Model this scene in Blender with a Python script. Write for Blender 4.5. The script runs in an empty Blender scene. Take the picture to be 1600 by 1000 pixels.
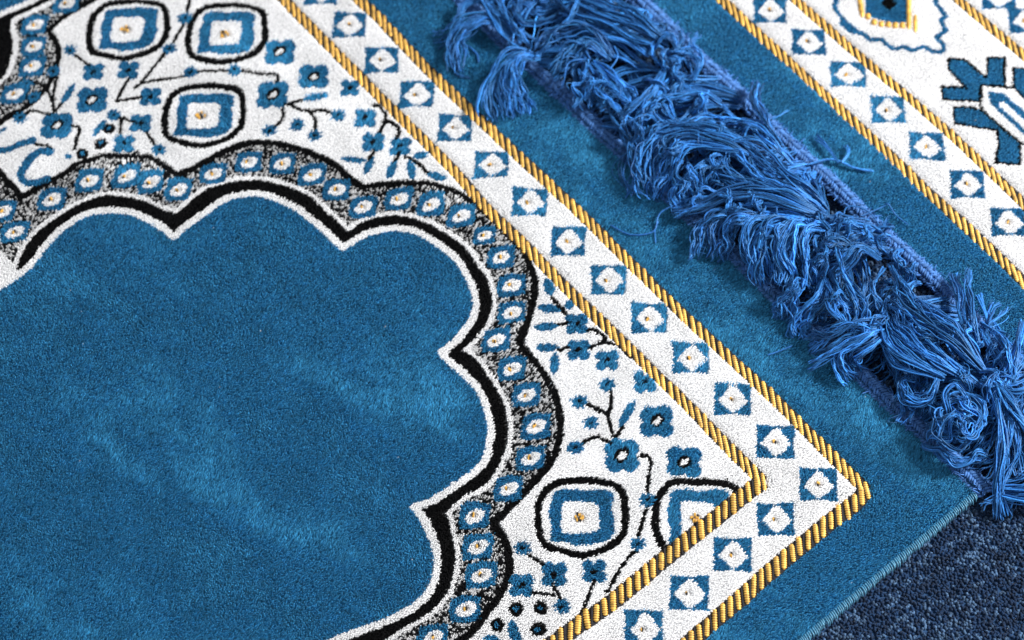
WORLD_S = 0.38      # soft ambient daylight
KEY_P = 114         # window light, W
EXPO = 0.48
YR = .42            # yarn radius, mm
FR = (.022, .118, .345)
DENS = 1.2
import bpy, math
import numpy as np
rng = np.random.default_rng(7)
sc = bpy.context.scene
MM = 0.001
# ---------------------------------------------------------------- camera
cam_d = bpy.data.cameras.new('camera'); cam = bpy.data.objects.new('camera', cam_d)
sc.collection.objects.link(cam); sc.camera = cam
from mathutils import Matrix, Vector
CR = ((-0.64593021, 0.65322671, -0.39505573), (-0.76319654, -0.56441062, 0.31459767), (-0.01747005, 0.5047133, 0.86311024))
CL = (-267.0336, 393.0130, 938.4559)
cam.matrix_world = Matrix([[*CR[i], CL[i]*MM] for i in range(3)] + [[0, 0, 0, 1]])
cam_d.sensor_width = 36; cam_d.lens = 36*3451.23/1600
cam_d.clip_start = 0.02; cam_d.clip_end = 50
cam_d.dof.use_dof = True; cam_d.dof.focus_distance = 1.035; cam_d.dof.aperture_fstop = 8
# ---------------------------------------------------------------- world, lamps
w = bpy.data.worlds.new('World'); sc.world = w; w.use_nodes = True
bg = w.node_tree.nodes['Background']; bg.inputs[0].default_value = (.86, .93, 1.0, 1); bg.inputs[1].default_value = WORLD_S
def to_world_dir(right, up, back):
    return Vector([CR[i][0]*right + CR[i][1]*up + CR[i][2]*back for i in range(3)])
def lamp(name, d, dist, size, power, col, tgt=(0.1, 0.0, 0)):
    l = bpy.data.lights.new(name, 'AREA'); l.shape = 'DISK'; l.size = size; l.energy = power; l.color = col
    o = bpy.data.objects.new(name, l); sc.collection.objects.link(o)
    d = d.normalized(); o.location = Vector(tgt) + d*dist
    o.rotation_euler = d.to_track_quat('Z', 'Y').to_euler()
    return o
lamp('window_light', to_world_dir(.80, .50, .60), 2.6, .48, KEY_P, (1, .985, .95))
sc.view_settings.view_transform = 'Standard'; sc.view_settings.look = 'None'
sc.view_settings.exposure = EXPO; sc.view_settings.gamma = 1
# ---------------------------------------------------------------- the woven pattern (tenths of a millimetre on the rug)
# W white, B blue, K black, M black-and-white mixture; f filled, s stroked, t template
TEMPLATES = [
('f','B',0,[78,10,57,-40,3,-98,-35,-61,-80,-16,-72,8,-43,52,-9,91,27,72,51,44]),
('f','W',0,[19,42,27,26,31,5,28,-15,21,-33,9,-45,-4,-51,-16,-49,-26,-40,-34,-25,-37,-7,-33,12,-24,28,-15,40,-5,46,8,48]),
('f','B',0,[63,8,46,-32,3,-78,-28,-49,-64,-13,-58,6,-34,41,-7,73,22,58,41,35]),
('f','W',0,[15,34,22,20,25,4,22,-12,16,-26,7,-36,-3,-41,-12,-39,-21,-32,-27,-20,-30,-6,-26,9,-20,23,-12,32,-4,37,6,38]),
('s','K',3.45,[214,-24,192,-70,158,-114,121,-157,81,-194,40,-224,-2,-240,-45,-226,-88,-198,-130,-169,-166,-137,-189,-103,-201,-67,-203,-28,-195,16,-178,67,-152,117,-111,153,-66,181,-28,204,8,216,41,208,73,191,106,169,139,141,172,108,198,69,213,24,214,-24]),
('f','B',0,[182,4,168,-30,145,-63,122,-84,99,-102,83,-126,65,-152,34,-184,0,-202,-30,-177,-61,-141,-95,-123,-128,-103,-156,-70,-172,-33,-161,7,-139,46,-118,79,-95,107,-66,122,-39,137,-21,167,-4,187,19,166,46,134,82,112,116,89,134,65,148,41,169,24]),
('f','W',0,[113,5,102,-20,74,-45,42,-83,9,-111,-17,-103,-42,-79,-79,-49,-105,-16,-89,18,-60,52,-34,87,-6,109,21,93,50,63,87,34]),
('f','B',0,[-43,-50,-58,-49,-73,-43,-84,-33,-92,-20,-96,-5,-95,10,-89,24,-79,35,-65,42,-50,44,-50,60,-44,74,-35,86,-22,94,-7,98,8,96,21,89,33,79,40,65,43,50,58,49,73,43,84,33,92,20,96,5,95,-10,89,-24,79,-35,65,-42,50,-44,50,-60,44,-74,35,-86,22,-94,7,-98,-8,-96,-21,-89,-33,-79,-40,-65]),
('f','K',0,[14,37,24,20,30,-2,27,-21,18,-36,4,-42,-11,-39,-22,-26,-28,-7,-28,15,-20,34,-4,40]),
('f','W',0,[6,23,12,10,14,-4,11,-17,5,-25,-3,-25,-11,-18,-16,-7,-17,7,-12,18,-5,25,1,27]),
('f','B',0,[-24,-28,-38,-31,-50,-29,-59,-23,-66,-14,-68,-3,-67,8,-62,17,-54,24,-43,28,-29,25,-33,39,-31,51,-25,60,-16,67,-6,69,5,68,14,62,22,54,26,42,24,28,38,31,50,29,59,23,66,14,68,3,67,-8,62,-17,54,-24,43,-28,29,-25,33,-39,31,-51,25,-60,16,-67,6,-69,-5,-68,-14,-62,-22,-54,-26,-42]),
('f','K',0,[-10,-12,-12,-2,-12,6,-9,14,0,18,10,12,12,2,12,-6,9,-14,0,-18]),
('f','B',0,[-22,-25,-34,-28,-45,-26,-53,-20,-59,-12,-62,-3,-61,7,-56,15,-49,22,-39,25,-26,23,-30,35,-28,46,-23,54,-15,60,-5,62,4,61,13,56,20,48,23,38,22,25,34,28,45,26,53,20,59,12,62,3,61,-7,56,-15,49,-22,39,-25,26,-23,30,-35,28,-46,23,-54,15,-60,5,-62,-4,-61,-13,-56,-20,-48,-23,-38]),
('f','B',0,[-23,-27,-34,-27,-32,-16,-26,-8,-34,-3,-42,5,-33,11,-23,13,-26,23,-26,34,-15,31,-7,26,-2,35,6,43,12,34,14,24,23,27,34,27,32,16,26,8,34,3,42,-5,33,-11,23,-13,26,-23,26,-34,15,-31,7,-26,2,-35,-6,-43,-12,-34,-14,-24]),
('f','K',0,[-7,-8,-9,0,-8,7,-2,13,7,8,9,0,8,-7,2,-13]),
('f','K',0,[-23,-26,-28,-15,-32,-4,-36,8,-28,17,-22,25,-13,34,-1,32,10,29,23,26,28,15,32,4,36,-8,28,-17,22,-25,13,-34,1,-32,-10,-29]),
('f','B',0,[-8,-10,-13,0,-10,8,-2,13,8,10,13,0,10,-8,2,-13]),
('f','B',0,[123,6,60,-56,4,-126,-57,-66,-122,-10,-58,53,-6,124,55,64]),
('f','W',0,[39,57,48,6,57,-44,38,-60,-7,-57,-59,-52,-63,3,-59,41,-44,53,-2,52]),
]
FIELD_PATTERN = [
('f','W',0,[5886,1338,3893,-946,-442,-498,-45,2070,1632,4027]),
('f','M',0,[4129,1943,4089,1942,4049,1942,4012,1942,3979,1942,3950,1943,3920,1944,3888,1944,3857,1944,3826,1944,3824,1904,3821,1865,3818,1827,3813,1789,3807,1753,3802,1718,3802,1686,3803,1655,3802,1627,3800,1602,3796,1580,3788,1556,3777,1530,3763,1503,3746,1477,3728,1453,3707,1430,3685,1407,3663,1381,3640,1356,3617,1334,3595,1319,3573,1309,3551,1300,3527,1294,3503,1289,3478,1283,3454,1276,3429,1268,3405,1259,3402,1237,3399,1215,3396,1189,3392,1156,3389,1120,3386,1086,3384,1055,3382,1026,3378,997,3372,968,3365,939,3356,911,3343,882,3328,854,3311,828,3292,805,3271,783,3249,763,3228,744,3205,726,3182,710,3156,695,3130,680,3102,667,3073,654,3042,642,3013,631,2986,622,2961,615,2935,608,2906,604,2877,600,2845,595,2810,590,2772,583,2735,577,2724,558,2712,538,2697,515,2677,489,2653,459,2630,431,2607,406,2584,382,2562,359,2541,340,2521,322,2499,305,2476,289,2451,274,2425,261,2396,248,2367,238,2335,229,2301,222,2265,216,2228,212,2189,210,2148,208,2107,208,2065,207,2023,206,1984,206,1950,207,1919,209,1890,214,1862,221,1836,230,1809,241,1782,255,1755,271,1727,290,1699,313,1670,339,1645,364,1625,386,1609,408,1594,429,1580,449,1567,470,1553,493,1537,519,1521,547,1504,575,1483,576,1462,577,1437,579,1406,582,1372,585,1338,590,1305,596,1272,603,1240,612,1207,624,1174,637,1143,651,1115,665,1088,680,1060,698,1030,722,998,750,971,779,949,809,930,841,915,872,906,901,900,931,894,961,889,994,884,1027,879,1062,874,1098,870,1135,865,1173,860,1209,855,1246,851,1283,826,1287,801,1292,777,1298,754,1304,732,1310,710,1319,686,1332,662,1346,640,1362,620,1380,601,1400,585,1421,570,1445,557,1472,547,1499,539,1527,534,1555,528,1584,520,1612,512,1640,505,1668,501,1695,498,1722,495,1752,491,1785,486,1820,482,1856,481,1894,480,1932,480,1971,1041,2882,1716,3669,4216,2043]),
('s','K',3.61,[4129,1943,4089,1942,4049,1942,4012,1942,3979,1942,3950,1943,3920,1944,3888,1944,3857,1944,3826,1944,3824,1904,3821,1865,3818,1827,3813,1789,3807,1753,3802,1718,3802,1686,3803,1655,3802,1627,3800,1602,3796,1580,3788,1556,3777,1530,3763,1503,3746,1477,3728,1453,3707,1430,3685,1407,3663,1381,3640,1356,3617,1334,3595,1319,3573,1309,3551,1300,3527,1294,3503,1289,3478,1283,3454,1276,3429,1268,3405,1259,3402,1237,3399,1215,3396,1189,3392,1156,3389,1120,3386,1086,3384,1055,3382,1026,3378,997,3372,968,3365,939,3356,911,3343,882,3328,854,3311,828,3292,805,3271,783,3249,763,3228,744,3205,726,3182,710,3156,695,3130,680,3102,667,3073,654,3042,642,3013,631,2986,622,2961,615,2935,608,2906,604,2877,600,2845,595,2810,590,2772,583,2735,577,2724,558,2712,538,2697,515,2677,489,2653,459,2630,431,2607,406,2584,382,2562,359,2541,340,2521,322,2499,305,2476,289,2451,274,2425,261,2396,248,2367,238,2335,229,2301,222,2265,216,2228,212,2189,210,2148,208,2107,208,2065,207,2023,206,1984,206,1950,207,1919,209,1890,214,1862,221,1836,230,1809,241,1782,255,1755,271,1727,290,1699,313,1670,339,1645,364,1625,386,1609,408,1594,429,1580,449,1567,470,1553,493,1537,519,1521,547,1504,575,1483,576,1462,577,1437,579,1406,582,1372,585,1338,590,1305,596,1272,603,1240,612,1207,624,1174,637,1143,651,1115,665,1088,680,1060,698,1030,722,998,750,971,779,949,809,930,841,915,872,906,901,900,931,894,961,889,994,884,1027,879,1062,874,1098,870,1135,865,1173,860,1209,855,1246,851,1283,826,1287,801,1292,777,1298,754,1304,732,1310,710,1319,686,1332,662,1346,640,1362,620,1380,601,1400,585,1421,570,1445,557,1472,547,1499,539,1527,534,1555,528,1584,520,1612,512,1640,505,1668,501,1695,498,1722,495,1752,491,1785,486,1820,482,1856,481,1894,480,1932,480,1971]),
('f','W',0,[3727,2285,3620,2201,3560,2195,3480,2202,3373,2135,3352,2226,3458,2461]),
('s','W',5.09,[3486,2198,3499,2185,3511,2172,3522,2158,3533,2142,3544,2125,3553,2107,3562,2087,3571,2066,3579,2043,3588,2018,3596,1991,3602,1965,3606,1938,3606,1912,3607,1887,3607,1866,3607,1847,3607,1828,3607,1809,3607,1789,3605,1766,3600,1738,3592,1706,3585,1677,3578,1654,3571,1633,3561,1614,3549,1596,3534,1580,3518,1565,3500,1550,3481,1537,3462,1524,3444,1510,3426,1496,3406,1484,3386,1474,3366,1467,3344,1460,3322,1452,3300,1446,3280,1438,3262,1429,3246,1420,3230,1410,3230,1382,3230,1355,3231,1329,3234,1305,3238,1283,3240,1262,3241,1240,3241,1218,3238,1194,3231,1164,3221,1131,3210,1101,3198,1074,3186,1050,3172,1027,3158,1006,3144,988,3128,970,3109,954,3089,939,3066,922,3038,903,3008,882,2979,865,2955,853,2932,844,2908,836,2881,830,2852,825,2822,820,2791,816,2760,812,2730,809,2703,808,2678,808,2652,808,2625,808,2597,807,2570,807,2569,778,2569,749,2567,722,2563,700,2558,680,2550,661,2542,642,2532,622,2520,602,2504,582,2487,560,2467,541,2445,524,2421,509,2396,494,2369,481,2342,468,2313,457,2282,448,2249,439,2215,433,2181,427,2146,424,2111,423,2074,425,2036,430,2001,434,1970,438,1941,440,1912,446,1884,456,1856,468,1830,482,1803,499,1776,518,1755,536,1741,553,1732,568,1723,584,1714,598,1706,613,1699,628,1693,647,1687,666,1682,687,1678,711,1674,735,1672,758,1670,776,1669,793,1668,809,1650,805,1632,802,1612,799,1589,797,1564,797,1540,798,1521,800,1503,804,1484,808,1462,811,1438,813,1416,816,1397,822,1380,828,1361,834,1341,839,1320,844,1298,851,1273,862,1248,875,1224,889,1204,901,1186,914,1168,929,1147,948,1126,969,1108,991,1096,1012,1086,1034,1076,1058,1062,1087,1049,1119,1038,1149,1034,1175,1033,1198,1033,1220,1035,1239,1039,1257,1042,1276,1043,1299,1043,1323,1043,1349,1042,1376,1040,1403,1039,1430,1025,1432,1011,1434,997,1437,981,1443,965,1451,946,1460,926,1470,904,1481,881,1494,858,1507,835,1522,813,1539,794,1558,777,1579,760,1601,745,1624,730,1649,718,1674,708,1700,701,1726,697,1756,697,1790,701,1828,705,1862,709,1892,713,1920,716,1947,718,1975,719,2003,722,2036,730,2075,739,2119,747,2164,753,2209,757,2254,762,2300]),
('f','K',0,[3486,2198,3499,2185,3511,2172,3522,2158,3533,2142,3544,2125,3553,2107,3562,2087,3571,2066,3579,2043,3588,2018,3596,1991,3602,1965,3606,1938,3606,1912,3607,1887,3607,1866,3607,1847,3607,1828,3607,1809,3607,1789,3605,1766,3600,1738,3592,1706,3585,1677,3578,1654,3571,1633,3561,1614,3549,1596,3534,1580,3518,1565,3500,1550,3481,1537,3462,1524,3444,1510,3426,1496,3406,1484,3386,1474,3366,1467,3344,1460,3322,1452,3300,1446,3280,1438,3262,1429,3246,1420,3230,1410,3230,1382,3230,1355,3231,1329,3234,1305,3238,1283,3240,1262,3241,1240,3241,1218,3238,1194,3231,1164,3221,1131,3210,1101,3198,1074,3186,1050,3172,1027,3158,1006,3144,988,3128,970,3109,954,3089,939,3066,922,3038,903,3008,882,2979,865,2955,853,2932,844,2908,836,2881,830,2852,825,2822,820,2791,816,2760,812,2730,809,2703,808,2678,808,2652,808,2625,808,2597,807,2570,807,2569,778,2569,749,2567,722,2563,700,2558,680,2550,661,2542,642,2532,622,2520,602,2504,582,2487,560,2467,541,2445,524,2421,509,2396,494,2369,481,2342,468,2313,457,2282,448,2249,439,2215,433,2181,427,2146,424,2111,423,2074,425,2036,430,2001,434,1970,438,1941,440,1912,446,1884,456,1856,468,1830,482,1803,499,1776,518,1755,536,1741,553,1732,568,1723,584,1714,598,1706,613,1699,628,1693,647,1687,666,1682,687,1678,711,1674,735,1672,758,1670,776,1669,793,1668,809,1650,805,1632,802,1612,799,1589,797,1564,797,1540,798,1521,800,1503,804,1484,808,1462,811,1438,813,1416,816,1397,822,1380,828,1361,834,1341,839,1320,844,1298,851,1273,862,1248,875,1224,889,1204,901,1186,914,1168,929,1147,948,1126,969,1108,991,1096,1012,1086,1034,1076,1058,1062,1087,1049,1119,1038,1149,1034,1175,1033,1198,1033,1220,1035,1239,1039,1257,1042,1276,1043,1299,1043,1323,1043,1349,1042,1376,1040,1403,1039,1430,1025,1432,1011,1434,997,1437,981,1443,965,1451,946,1460,926,1470,904,1481,881,1494,858,1507,835,1522,813,1539,794,1558,777,1579,760,1601,745,1624,730,1649,718,1674,708,1700,701,1726,697,1756,697,1790,701,1828,705,1862,709,1892,713,1920,716,1947,718,1975,719,2003,722,2036,730,2075,739,2119,747,2164,753,2209,757,2254,762,2300,800,2344,950,2519,1811,2322,2866,1945,3444,2160,3453,2205]),
('f','B',0,[3484,2406,3472,2374,3460,2342,3452,2313,3448,2289,3448,2269,3449,2246,3450,2217,3453,2186,3456,2156,3458,2131,3461,2109,3466,2088,3475,2069,3485,2052,3495,2033,3502,2011,3508,1987,3514,1962,3521,1938,3528,1913,3533,1890,3535,1871,3536,1853,3535,1834,3535,1813,3534,1792,3531,1770,3525,1749,3517,1727,3503,1702,3482,1671,3457,1636,3430,1606,3405,1584,3379,1567,3354,1553,3328,1542,3304,1534,3279,1526,3255,1519,3232,1512,3206,1507,3178,1503,3148,1501,3118,1499,3124,1476,3130,1453,3135,1430,3136,1408,3135,1385,3134,1359,3134,1328,3134,1293,3134,1258,3135,1224,3136,1189,3134,1157,3126,1129,3115,1103,3102,1079,3090,1057,3077,1038,3062,1020,3042,1003,3019,988,2996,974,2974,963,2952,953,2929,944,2904,936,2878,928,2852,921,2825,913,2799,906,2772,900,2747,895,2721,891,2696,889,2671,887,2646,886,2622,885,2601,885,2581,886,2562,886,2544,885,2525,882,2507,880,2508,860,2508,840,2508,818,2508,793,2506,766,2502,741,2495,717,2485,694,2474,672,2461,651,2447,631,2431,611,2412,593,2390,576,2366,560,2340,546,2311,534,2283,523,2257,514,2230,506,2204,501,2175,496,2146,494,2117,493,2085,494,2053,496,2023,500,1994,505,1967,513,1942,521,1920,530,1900,540,1880,552,1859,563,1838,576,1817,592,1797,613,1777,638,1762,662,1753,683,1748,702,1742,723,1736,747,1729,772,1724,796,1720,817,1718,837,1717,854,1717,868,1719,880,1721,892,1699,892,1677,893,1655,893,1633,892,1610,890,1586,889,1562,888,1537,888,1515,888,1498,887,1483,887,1464,889,1439,894,1410,902,1381,910,1354,919,1328,929,1301,941,1273,955,1245,971,1220,989,1198,1009,1179,1031,1162,1053,1146,1076,1132,1099,1122,1122,1117,1144,1114,1165,1113,1189,1112,1217,1112,1247,1112,1276,1113,1304,1115,1332,1117,1358,1120,1384,1124,1409,1129,1434,1136,1460,1144,1486,1152,1512,1134,1512,1116,1513,1098,1514,1079,1517,1060,1520,1042,1525,1024,1530,1008,1536,992,1542,977,1547,964,1552,949,1558,932,1565,914,1574,896,1586,877,1600,858,1616,840,1635,823,1656,807,1679,794,1703,782,1729,773,1756,768,1785,766,1817,769,1850,773,1883,778,1915,785,1947,793,1979,802,2012,812,2044,822,2076,832,2104,842,2132,851,2157,859,2178,867,2198,873,2221,877,2250,879,2284,880,2319,879,2355,877,2393,875,2432,1041,2882,1716,3669,3531,2489]),
('s','W',3.88,[3484,2406,3472,2374,3460,2342,3452,2313,3448,2289,3448,2269,3449,2246,3450,2217,3453,2186,3456,2156,3458,2131,3461,2109,3466,2088,3475,2069,3485,2052,3495,2033,3502,2011,3508,1987,3514,1962,3521,1938,3528,1913,3533,1890,3535,1871,3536,1853,3535,1834,3535,1813,3534,1792,3531,1770,3525,1749,3517,1727,3503,1702,3482,1671,3457,1636,3430,1606,3405,1584,3379,1567,3354,1553,3328,1542,3304,1534,3279,1526,3255,1519,3232,1512,3206,1507,3178,1503,3148,1501,3118,1499,3124,1476,3130,1453,3135,1430,3136,1408,3135,1385,3134,1359,3134,1328,3134,1293,3134,1258,3135,1224,3136,1189,3134,1157,3126,1129,3115,1103,3102,1079,3090,1057,3077,1038,3062,1020,3042,1003,3019,988,2996,974,2974,963,2952,953,2929,944,2904,936,2878,928,2852,921,2825,913,2799,906,2772,900,2747,895,2721,891,2696,889,2671,887,2646,886,2622,885,2601,885,2581,886,2562,886,2544,885,2525,882,2507,880,2508,860,2508,840,2508,818,2508,793,2506,766,2502,741,2495,717,2485,694,2474,672,2461,651,2447,631,2431,611,2412,593,2390,576,2366,560,2340,546,2311,534,2283,523,2257,514,2230,506,2204,501,2175,496,2146,494,2117,493,2085,494,2053,496,2023,500,1994,505,1967,513,1942,521,1920,530,1900,540,1880,552,1859,563,1838,576,1817,592,1797,613,1777,638,1762,662,1753,683,1748,702,1742,723,1736,747,1729,772,1724,796,1720,817,1718,837,1717,854,1717,868,1719,880,1721,892,1699,892,1677,893,1655,893,1633,892,1610,890,1586,889,1562,888,1537,888,1515,888,1498,887,1483,887,1464,889,1439,894,1410,902,1381,910,1354,919,1328,929,1301,941,1273,955,1245,971,1220,989,1198,1009,1179,1031,1162,1053,1146,1076,1132,1099,1122,1122,1117,1144,1114,1165,1113,1189,1112,1217,1112,1247,1112,1276,1113,1304,1115,1332,1117,1358,1120,1384,1124,1409,1129,1434,1136,1460,1144,1486,1152,1512,1134,1512,1116,1513,1098,1514,1079,1517,1060,1520,1042,1525,1024,1530,1008,1536,992,1542,977,1547,964,1552,949,1558,932,1565,914,1574,896,1586,877,1600,858,1616,840,1635,823,1656,807,1679,794,1703,782,1729,773,1756,768,1785,766,1817,769,1850,773,1883,778,1915,785,1947,793,1979,802,2012,812,2044,822,2076,832,2104,842,2132,851,2157,859,2178,867,2198,873,2221,877,2250,879,2284,880,2319,879,2355,877,2393,875,2432]),
('f','B',0,[5084,1313,4901,1103,4873,1205,4902,1351,4915,1425]),
('f','M',0,[4773,1089,4776,1179,4786,1264,4794,1332,4733,1373,4674,1404,4612,1462,4565,1518,4526,1576,4504,1615,4507,1694,4299,1831,4289,1758,4286,1679,4282,1561,4324,1420,4396,1342,4437,1294,4501,1250,4566,1234,4627,1226,4637,1198,4646,1109,4643,1007,4637,906,4695,866,4832,1024]),
('s','W',3.46,[4780,1018,4780,1035,4779,1052,4779,1069,4778,1086,4778,1102,4779,1117,4779,1132,4780,1145,4781,1159,4783,1174,4785,1190,4788,1206,4791,1223,4794,1240,4797,1256,4799,1272,4802,1288,4804,1304,4806,1320,4808,1335,4794,1345,4780,1355,4766,1364,4753,1373,4739,1381,4727,1388,4715,1392,4703,1397,4691,1402,4679,1409,4666,1419,4652,1430,4639,1441,4626,1453,4614,1465,4604,1476,4594,1488,4586,1500,4578,1511,4569,1523,4561,1534,4552,1545,4544,1556,4537,1568,4531,1581,4526,1597,4522,1614,4519,1633,4516,1651,4513,1670]),
('f','K',0,[4900,1435,4877,1368,4852,1260,4842,1155,4837,1063,4791,1010,4791,1110,4798,1172,4811,1246,4824,1333,4766,1380,4690,1422,4623,1475,4576,1531,4548,1570,4525,1613,4542,1671]),
('s','W',3.11,[4893,1440,4884,1363,4864,1274,4846,1173,4849,1096]),
('s','K',3.04,[4632,847,4634,880,4637,914,4639,947,4642,979,4643,1007,4645,1031,4646,1052,4647,1070,4647,1089,4646,1109,4644,1132,4641,1154,4638,1177,4634,1200,4631,1224,4618,1226,4605,1228,4592,1230,4579,1232,4566,1234,4553,1237,4540,1239,4527,1242,4514,1245,4501,1250,4488,1257,4474,1265,4461,1274,4449,1283,4437,1294,4426,1304,4416,1316,4406,1328,4397,1340,4387,1352,4375,1368,4362,1383,4349,1398,4337,1415,4326,1434,4315,1457,4305,1483,4295,1509,4288,1536,4282,1561,4280,1585,4280,1608,4282,1631,4284,1655,4286,1679,4288,1705,4290,1732,4291,1759,4293,1787,4295,1814]),
('t',0,0,[4714,1055]),
('t',1,0,[4714,1055]),
('t',0,0,[4706,1264]),
('t',1,0,[4706,1264]),
('t',0,0,[4591,1354]),
('t',1,0,[4591,1354]),
('t',0,0,[4488,1435]),
('t',1,0,[4488,1435]),
('t',0,0,[4397,1605]),
('t',1,0,[4397,1605]),
('t',0,0,[3819,2061]),
('t',1,0,[3819,2061]),
('t',0,0,[3670,2083]),
('t',1,0,[3670,2083]),
('t',0,0,[3713,1831]),
('t',1,0,[3713,1831]),
('t',0,0,[3686,1620]),
('t',1,0,[3686,1620]),
('t',0,0,[3579,1466]),
('t',1,0,[3579,1466]),
('t',0,0,[3464,1394]),
('t',1,0,[3464,1394]),
('t',0,0,[3334,1310]),
('t',1,0,[3334,1310]),
('t',0,0,[3299,1113]),
('t',1,0,[3299,1113]),
('t',0,0,[3241,931]),
('t',1,0,[3241,931]),
('t',0,0,[3116,806]),
('t',1,0,[3116,806]),
('t',0,0,[2963,732]),
('t',1,0,[2963,732]),
('t',0,0,[2808,691]),
('t',1,0,[2808,691]),
('t',0,0,[2635,652]),
('t',1,0,[2635,652]),
('t',0,0,[2556,490]),
('t',1,0,[2556,490]),
('t',0,0,[2422,389]),
('t',1,0,[2422,389]),
('t',0,0,[2268,318]),
('t',1,0,[2268,318]),
('t',0,0,[1945,318]),
('t',1,0,[1945,318]),
('t',0,0,[1788,388]),
('t',1,0,[1788,388]),
('t',0,0,[1662,491]),
('t',1,0,[1662,491]),
('t',0,0,[1594,651]),
('t',1,0,[1594,651]),
('t',0,0,[1422,694]),
('t',1,0,[1422,694]),
('t',0,0,[1267,736]),
('t',1,0,[1267,736]),
('t',0,0,[1108,807]),
('t',1,0,[1108,807]),
('t',0,0,[996,934]),
('t',1,0,[996,934]),
('t',0,0,[942,1119]),
('t',1,0,[942,1119]),
('t',0,0,[937,1328]),
('t',1,0,[937,1328]),
('t',0,0,[804,1414]),
('t',1,0,[804,1414]),
('t',0,0,[683,1496]),
('t',1,0,[683,1496]),
('t',0,0,[600,1658]),
('t',1,0,[600,1658]),
('t',0,0,[590,1862]),
('t',1,0,[590,1862]),
('t',2,0,[2101,301]),
('t',3,0,[2101,301]),
('t',4,0,[4354,912]),
('t',5,0,[4354,912]),
('t',6,0,[4354,912]),
('t',4,0,[3984,533]),
('t',5,0,[3984,533]),
('t',6,0,[3984,533]),
('t',4,0,[3632,938]),
('t',5,0,[3632,938]),
('t',6,0,[3632,938]),
('t',4,0,[605,962]),
('t',5,0,[605,962]),
('t',6,0,[605,962]),
('t',4,0,[243,556]),
('t',5,0,[243,556]),
('t',6,0,[243,556]),
('t',7,0,[748,357]),
('t',8,0,[748,357]),
('t',9,0,[748,357]),
('t',7,0,[720,603]),
('t',8,0,[720,603]),
('t',9,0,[720,603]),
('t',7,0,[505,401]),
('t',8,0,[505,401]),
('t',9,0,[505,401]),
('t',7,0,[3695,388]),
('t',8,0,[3695,388]),
('t',9,0,[3695,388]),
('t',7,0,[3447,347]),
('t',8,0,[3447,347]),
('t',9,0,[3447,347]),
('t',7,0,[3498,583]),
('t',8,0,[3498,583]),
('t',9,0,[3498,583]),
('t',7,0,[4094,1320]),
('t',8,0,[4094,1320]),
('t',9,0,[4094,1320]),
('t',7,0,[4080,1553]),
('t',8,0,[4080,1553]),
('t',9,0,[4080,1553]),
('t',10,0,[1405,288]),
('t',11,0,[1405,288]),
('t',10,0,[1287,378]),
('t',11,0,[1287,378]),
('t',10,0,[1152,315]),
('t',11,0,[1152,315]),
('t',10,0,[940,254]),
('t',11,0,[940,254]),
('t',10,0,[466,1243]),
('t',11,0,[466,1243]),
('t',10,0,[518,1392]),
('t',11,0,[518,1392]),
('t',10,0,[358,1094]),
('t',11,0,[358,1094]),
('t',10,0,[3056,312]),
('t',11,0,[3056,312]),
('t',10,0,[2914,377]),
('t',11,0,[2914,377]),
('t',10,0,[2802,284]),
('t',11,0,[2802,284]),
('t',10,0,[4241,1202]),
('t',11,0,[4241,1202]),
('t',10,0,[4127,1059]),
('t',11,0,[4127,1059]),
('t',10,0,[3909,1069]),
('t',11,0,[3909,1069]),
('t',10,0,[3805,1212]),
('t',11,0,[3805,1212]),
('t',10,0,[3749,1358]),
('t',11,0,[3749,1358]),
('t',12,0,[3267,248]),
('t',11,0,[3267,248]),
('f','B',0,[1708,235,1694,262,1666,282,1634,290,1608,283,1606,278,1619,251,1647,230,1679,221,1706,229]),
('f','B',0,[1600,374,1571,371,1542,352,1521,324,1515,297,1519,293,1547,296,1578,315,1600,341,1605,369]),
('f','B',0,[1502,280,1489,265,1489,243,1499,222,1518,208,1522,209,1535,224,1536,246,1527,267,1507,281]),
('f','B',0,[1524,463,1497,452,1472,424,1456,390,1455,361,1459,358,1485,370,1511,397,1528,430,1528,460]),
('f','B',0,[1436,534,1409,525,1382,500,1364,468,1360,439,1364,436,1391,445,1418,470,1438,501,1441,530]),
('f','B',0,[1357,470,1351,500,1328,532,1296,558,1267,568,1263,564,1270,535,1292,502,1323,476,1353,466]),
('f','B',0,[906,358,908,393,893,441,869,486,842,513,838,512,837,476,851,428,874,383,901,356]),
('f','B',0,[2947,566,2917,555,2884,528,2858,496,2847,468,2850,465,2880,476,2914,502,2941,534,2951,562]),
('f','B',0,[2848,428,2850,453,2837,486,2815,515,2791,531,2787,530,2785,505,2797,472,2819,442,2844,426]),
('f','B',0,[2748,348,2752,375,2740,409,2717,440,2690,457,2685,455,2682,429,2693,394,2715,363,2742,346]),
('f','B',0,[2704,299,2692,326,2664,351,2630,367,2601,369,2598,365,2610,339,2638,313,2671,296,2700,295]),
('f','B',0,[2699,274,2678,267,2666,248,2662,224,2670,203,2674,201,2694,208,2708,227,2713,250,2704,271]),
('f','B',0,[2589,292,2557,292,2521,278,2492,254,2478,230,2481,226,2512,226,2549,240,2579,263,2592,288]),
('f','B',0,[3371,490,3344,470,3318,432,3300,390,3295,358,3298,356,3324,376,3351,413,3370,455,3375,488]),
('f','B',0,[4245,1320,4246,1352,4230,1398,4207,1442,4182,1469,4178,1468,4178,1437,4192,1391,4215,1347,4240,1320]),
('f','B',0,[3946,1336,3949,1360,3938,1394,3919,1427,3897,1446,3893,1446,3891,1421,3901,1387,3919,1354,3942,1335]),
('f','B',0,[420,1537,404,1566,371,1589,333,1602,302,1599,299,1594,315,1566,348,1542,386,1528,418,1531]),
('f','B',0,[441,1684,416,1690,388,1682,366,1664,356,1642,359,1637,384,1632,412,1639,435,1656,444,1679]),
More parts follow.
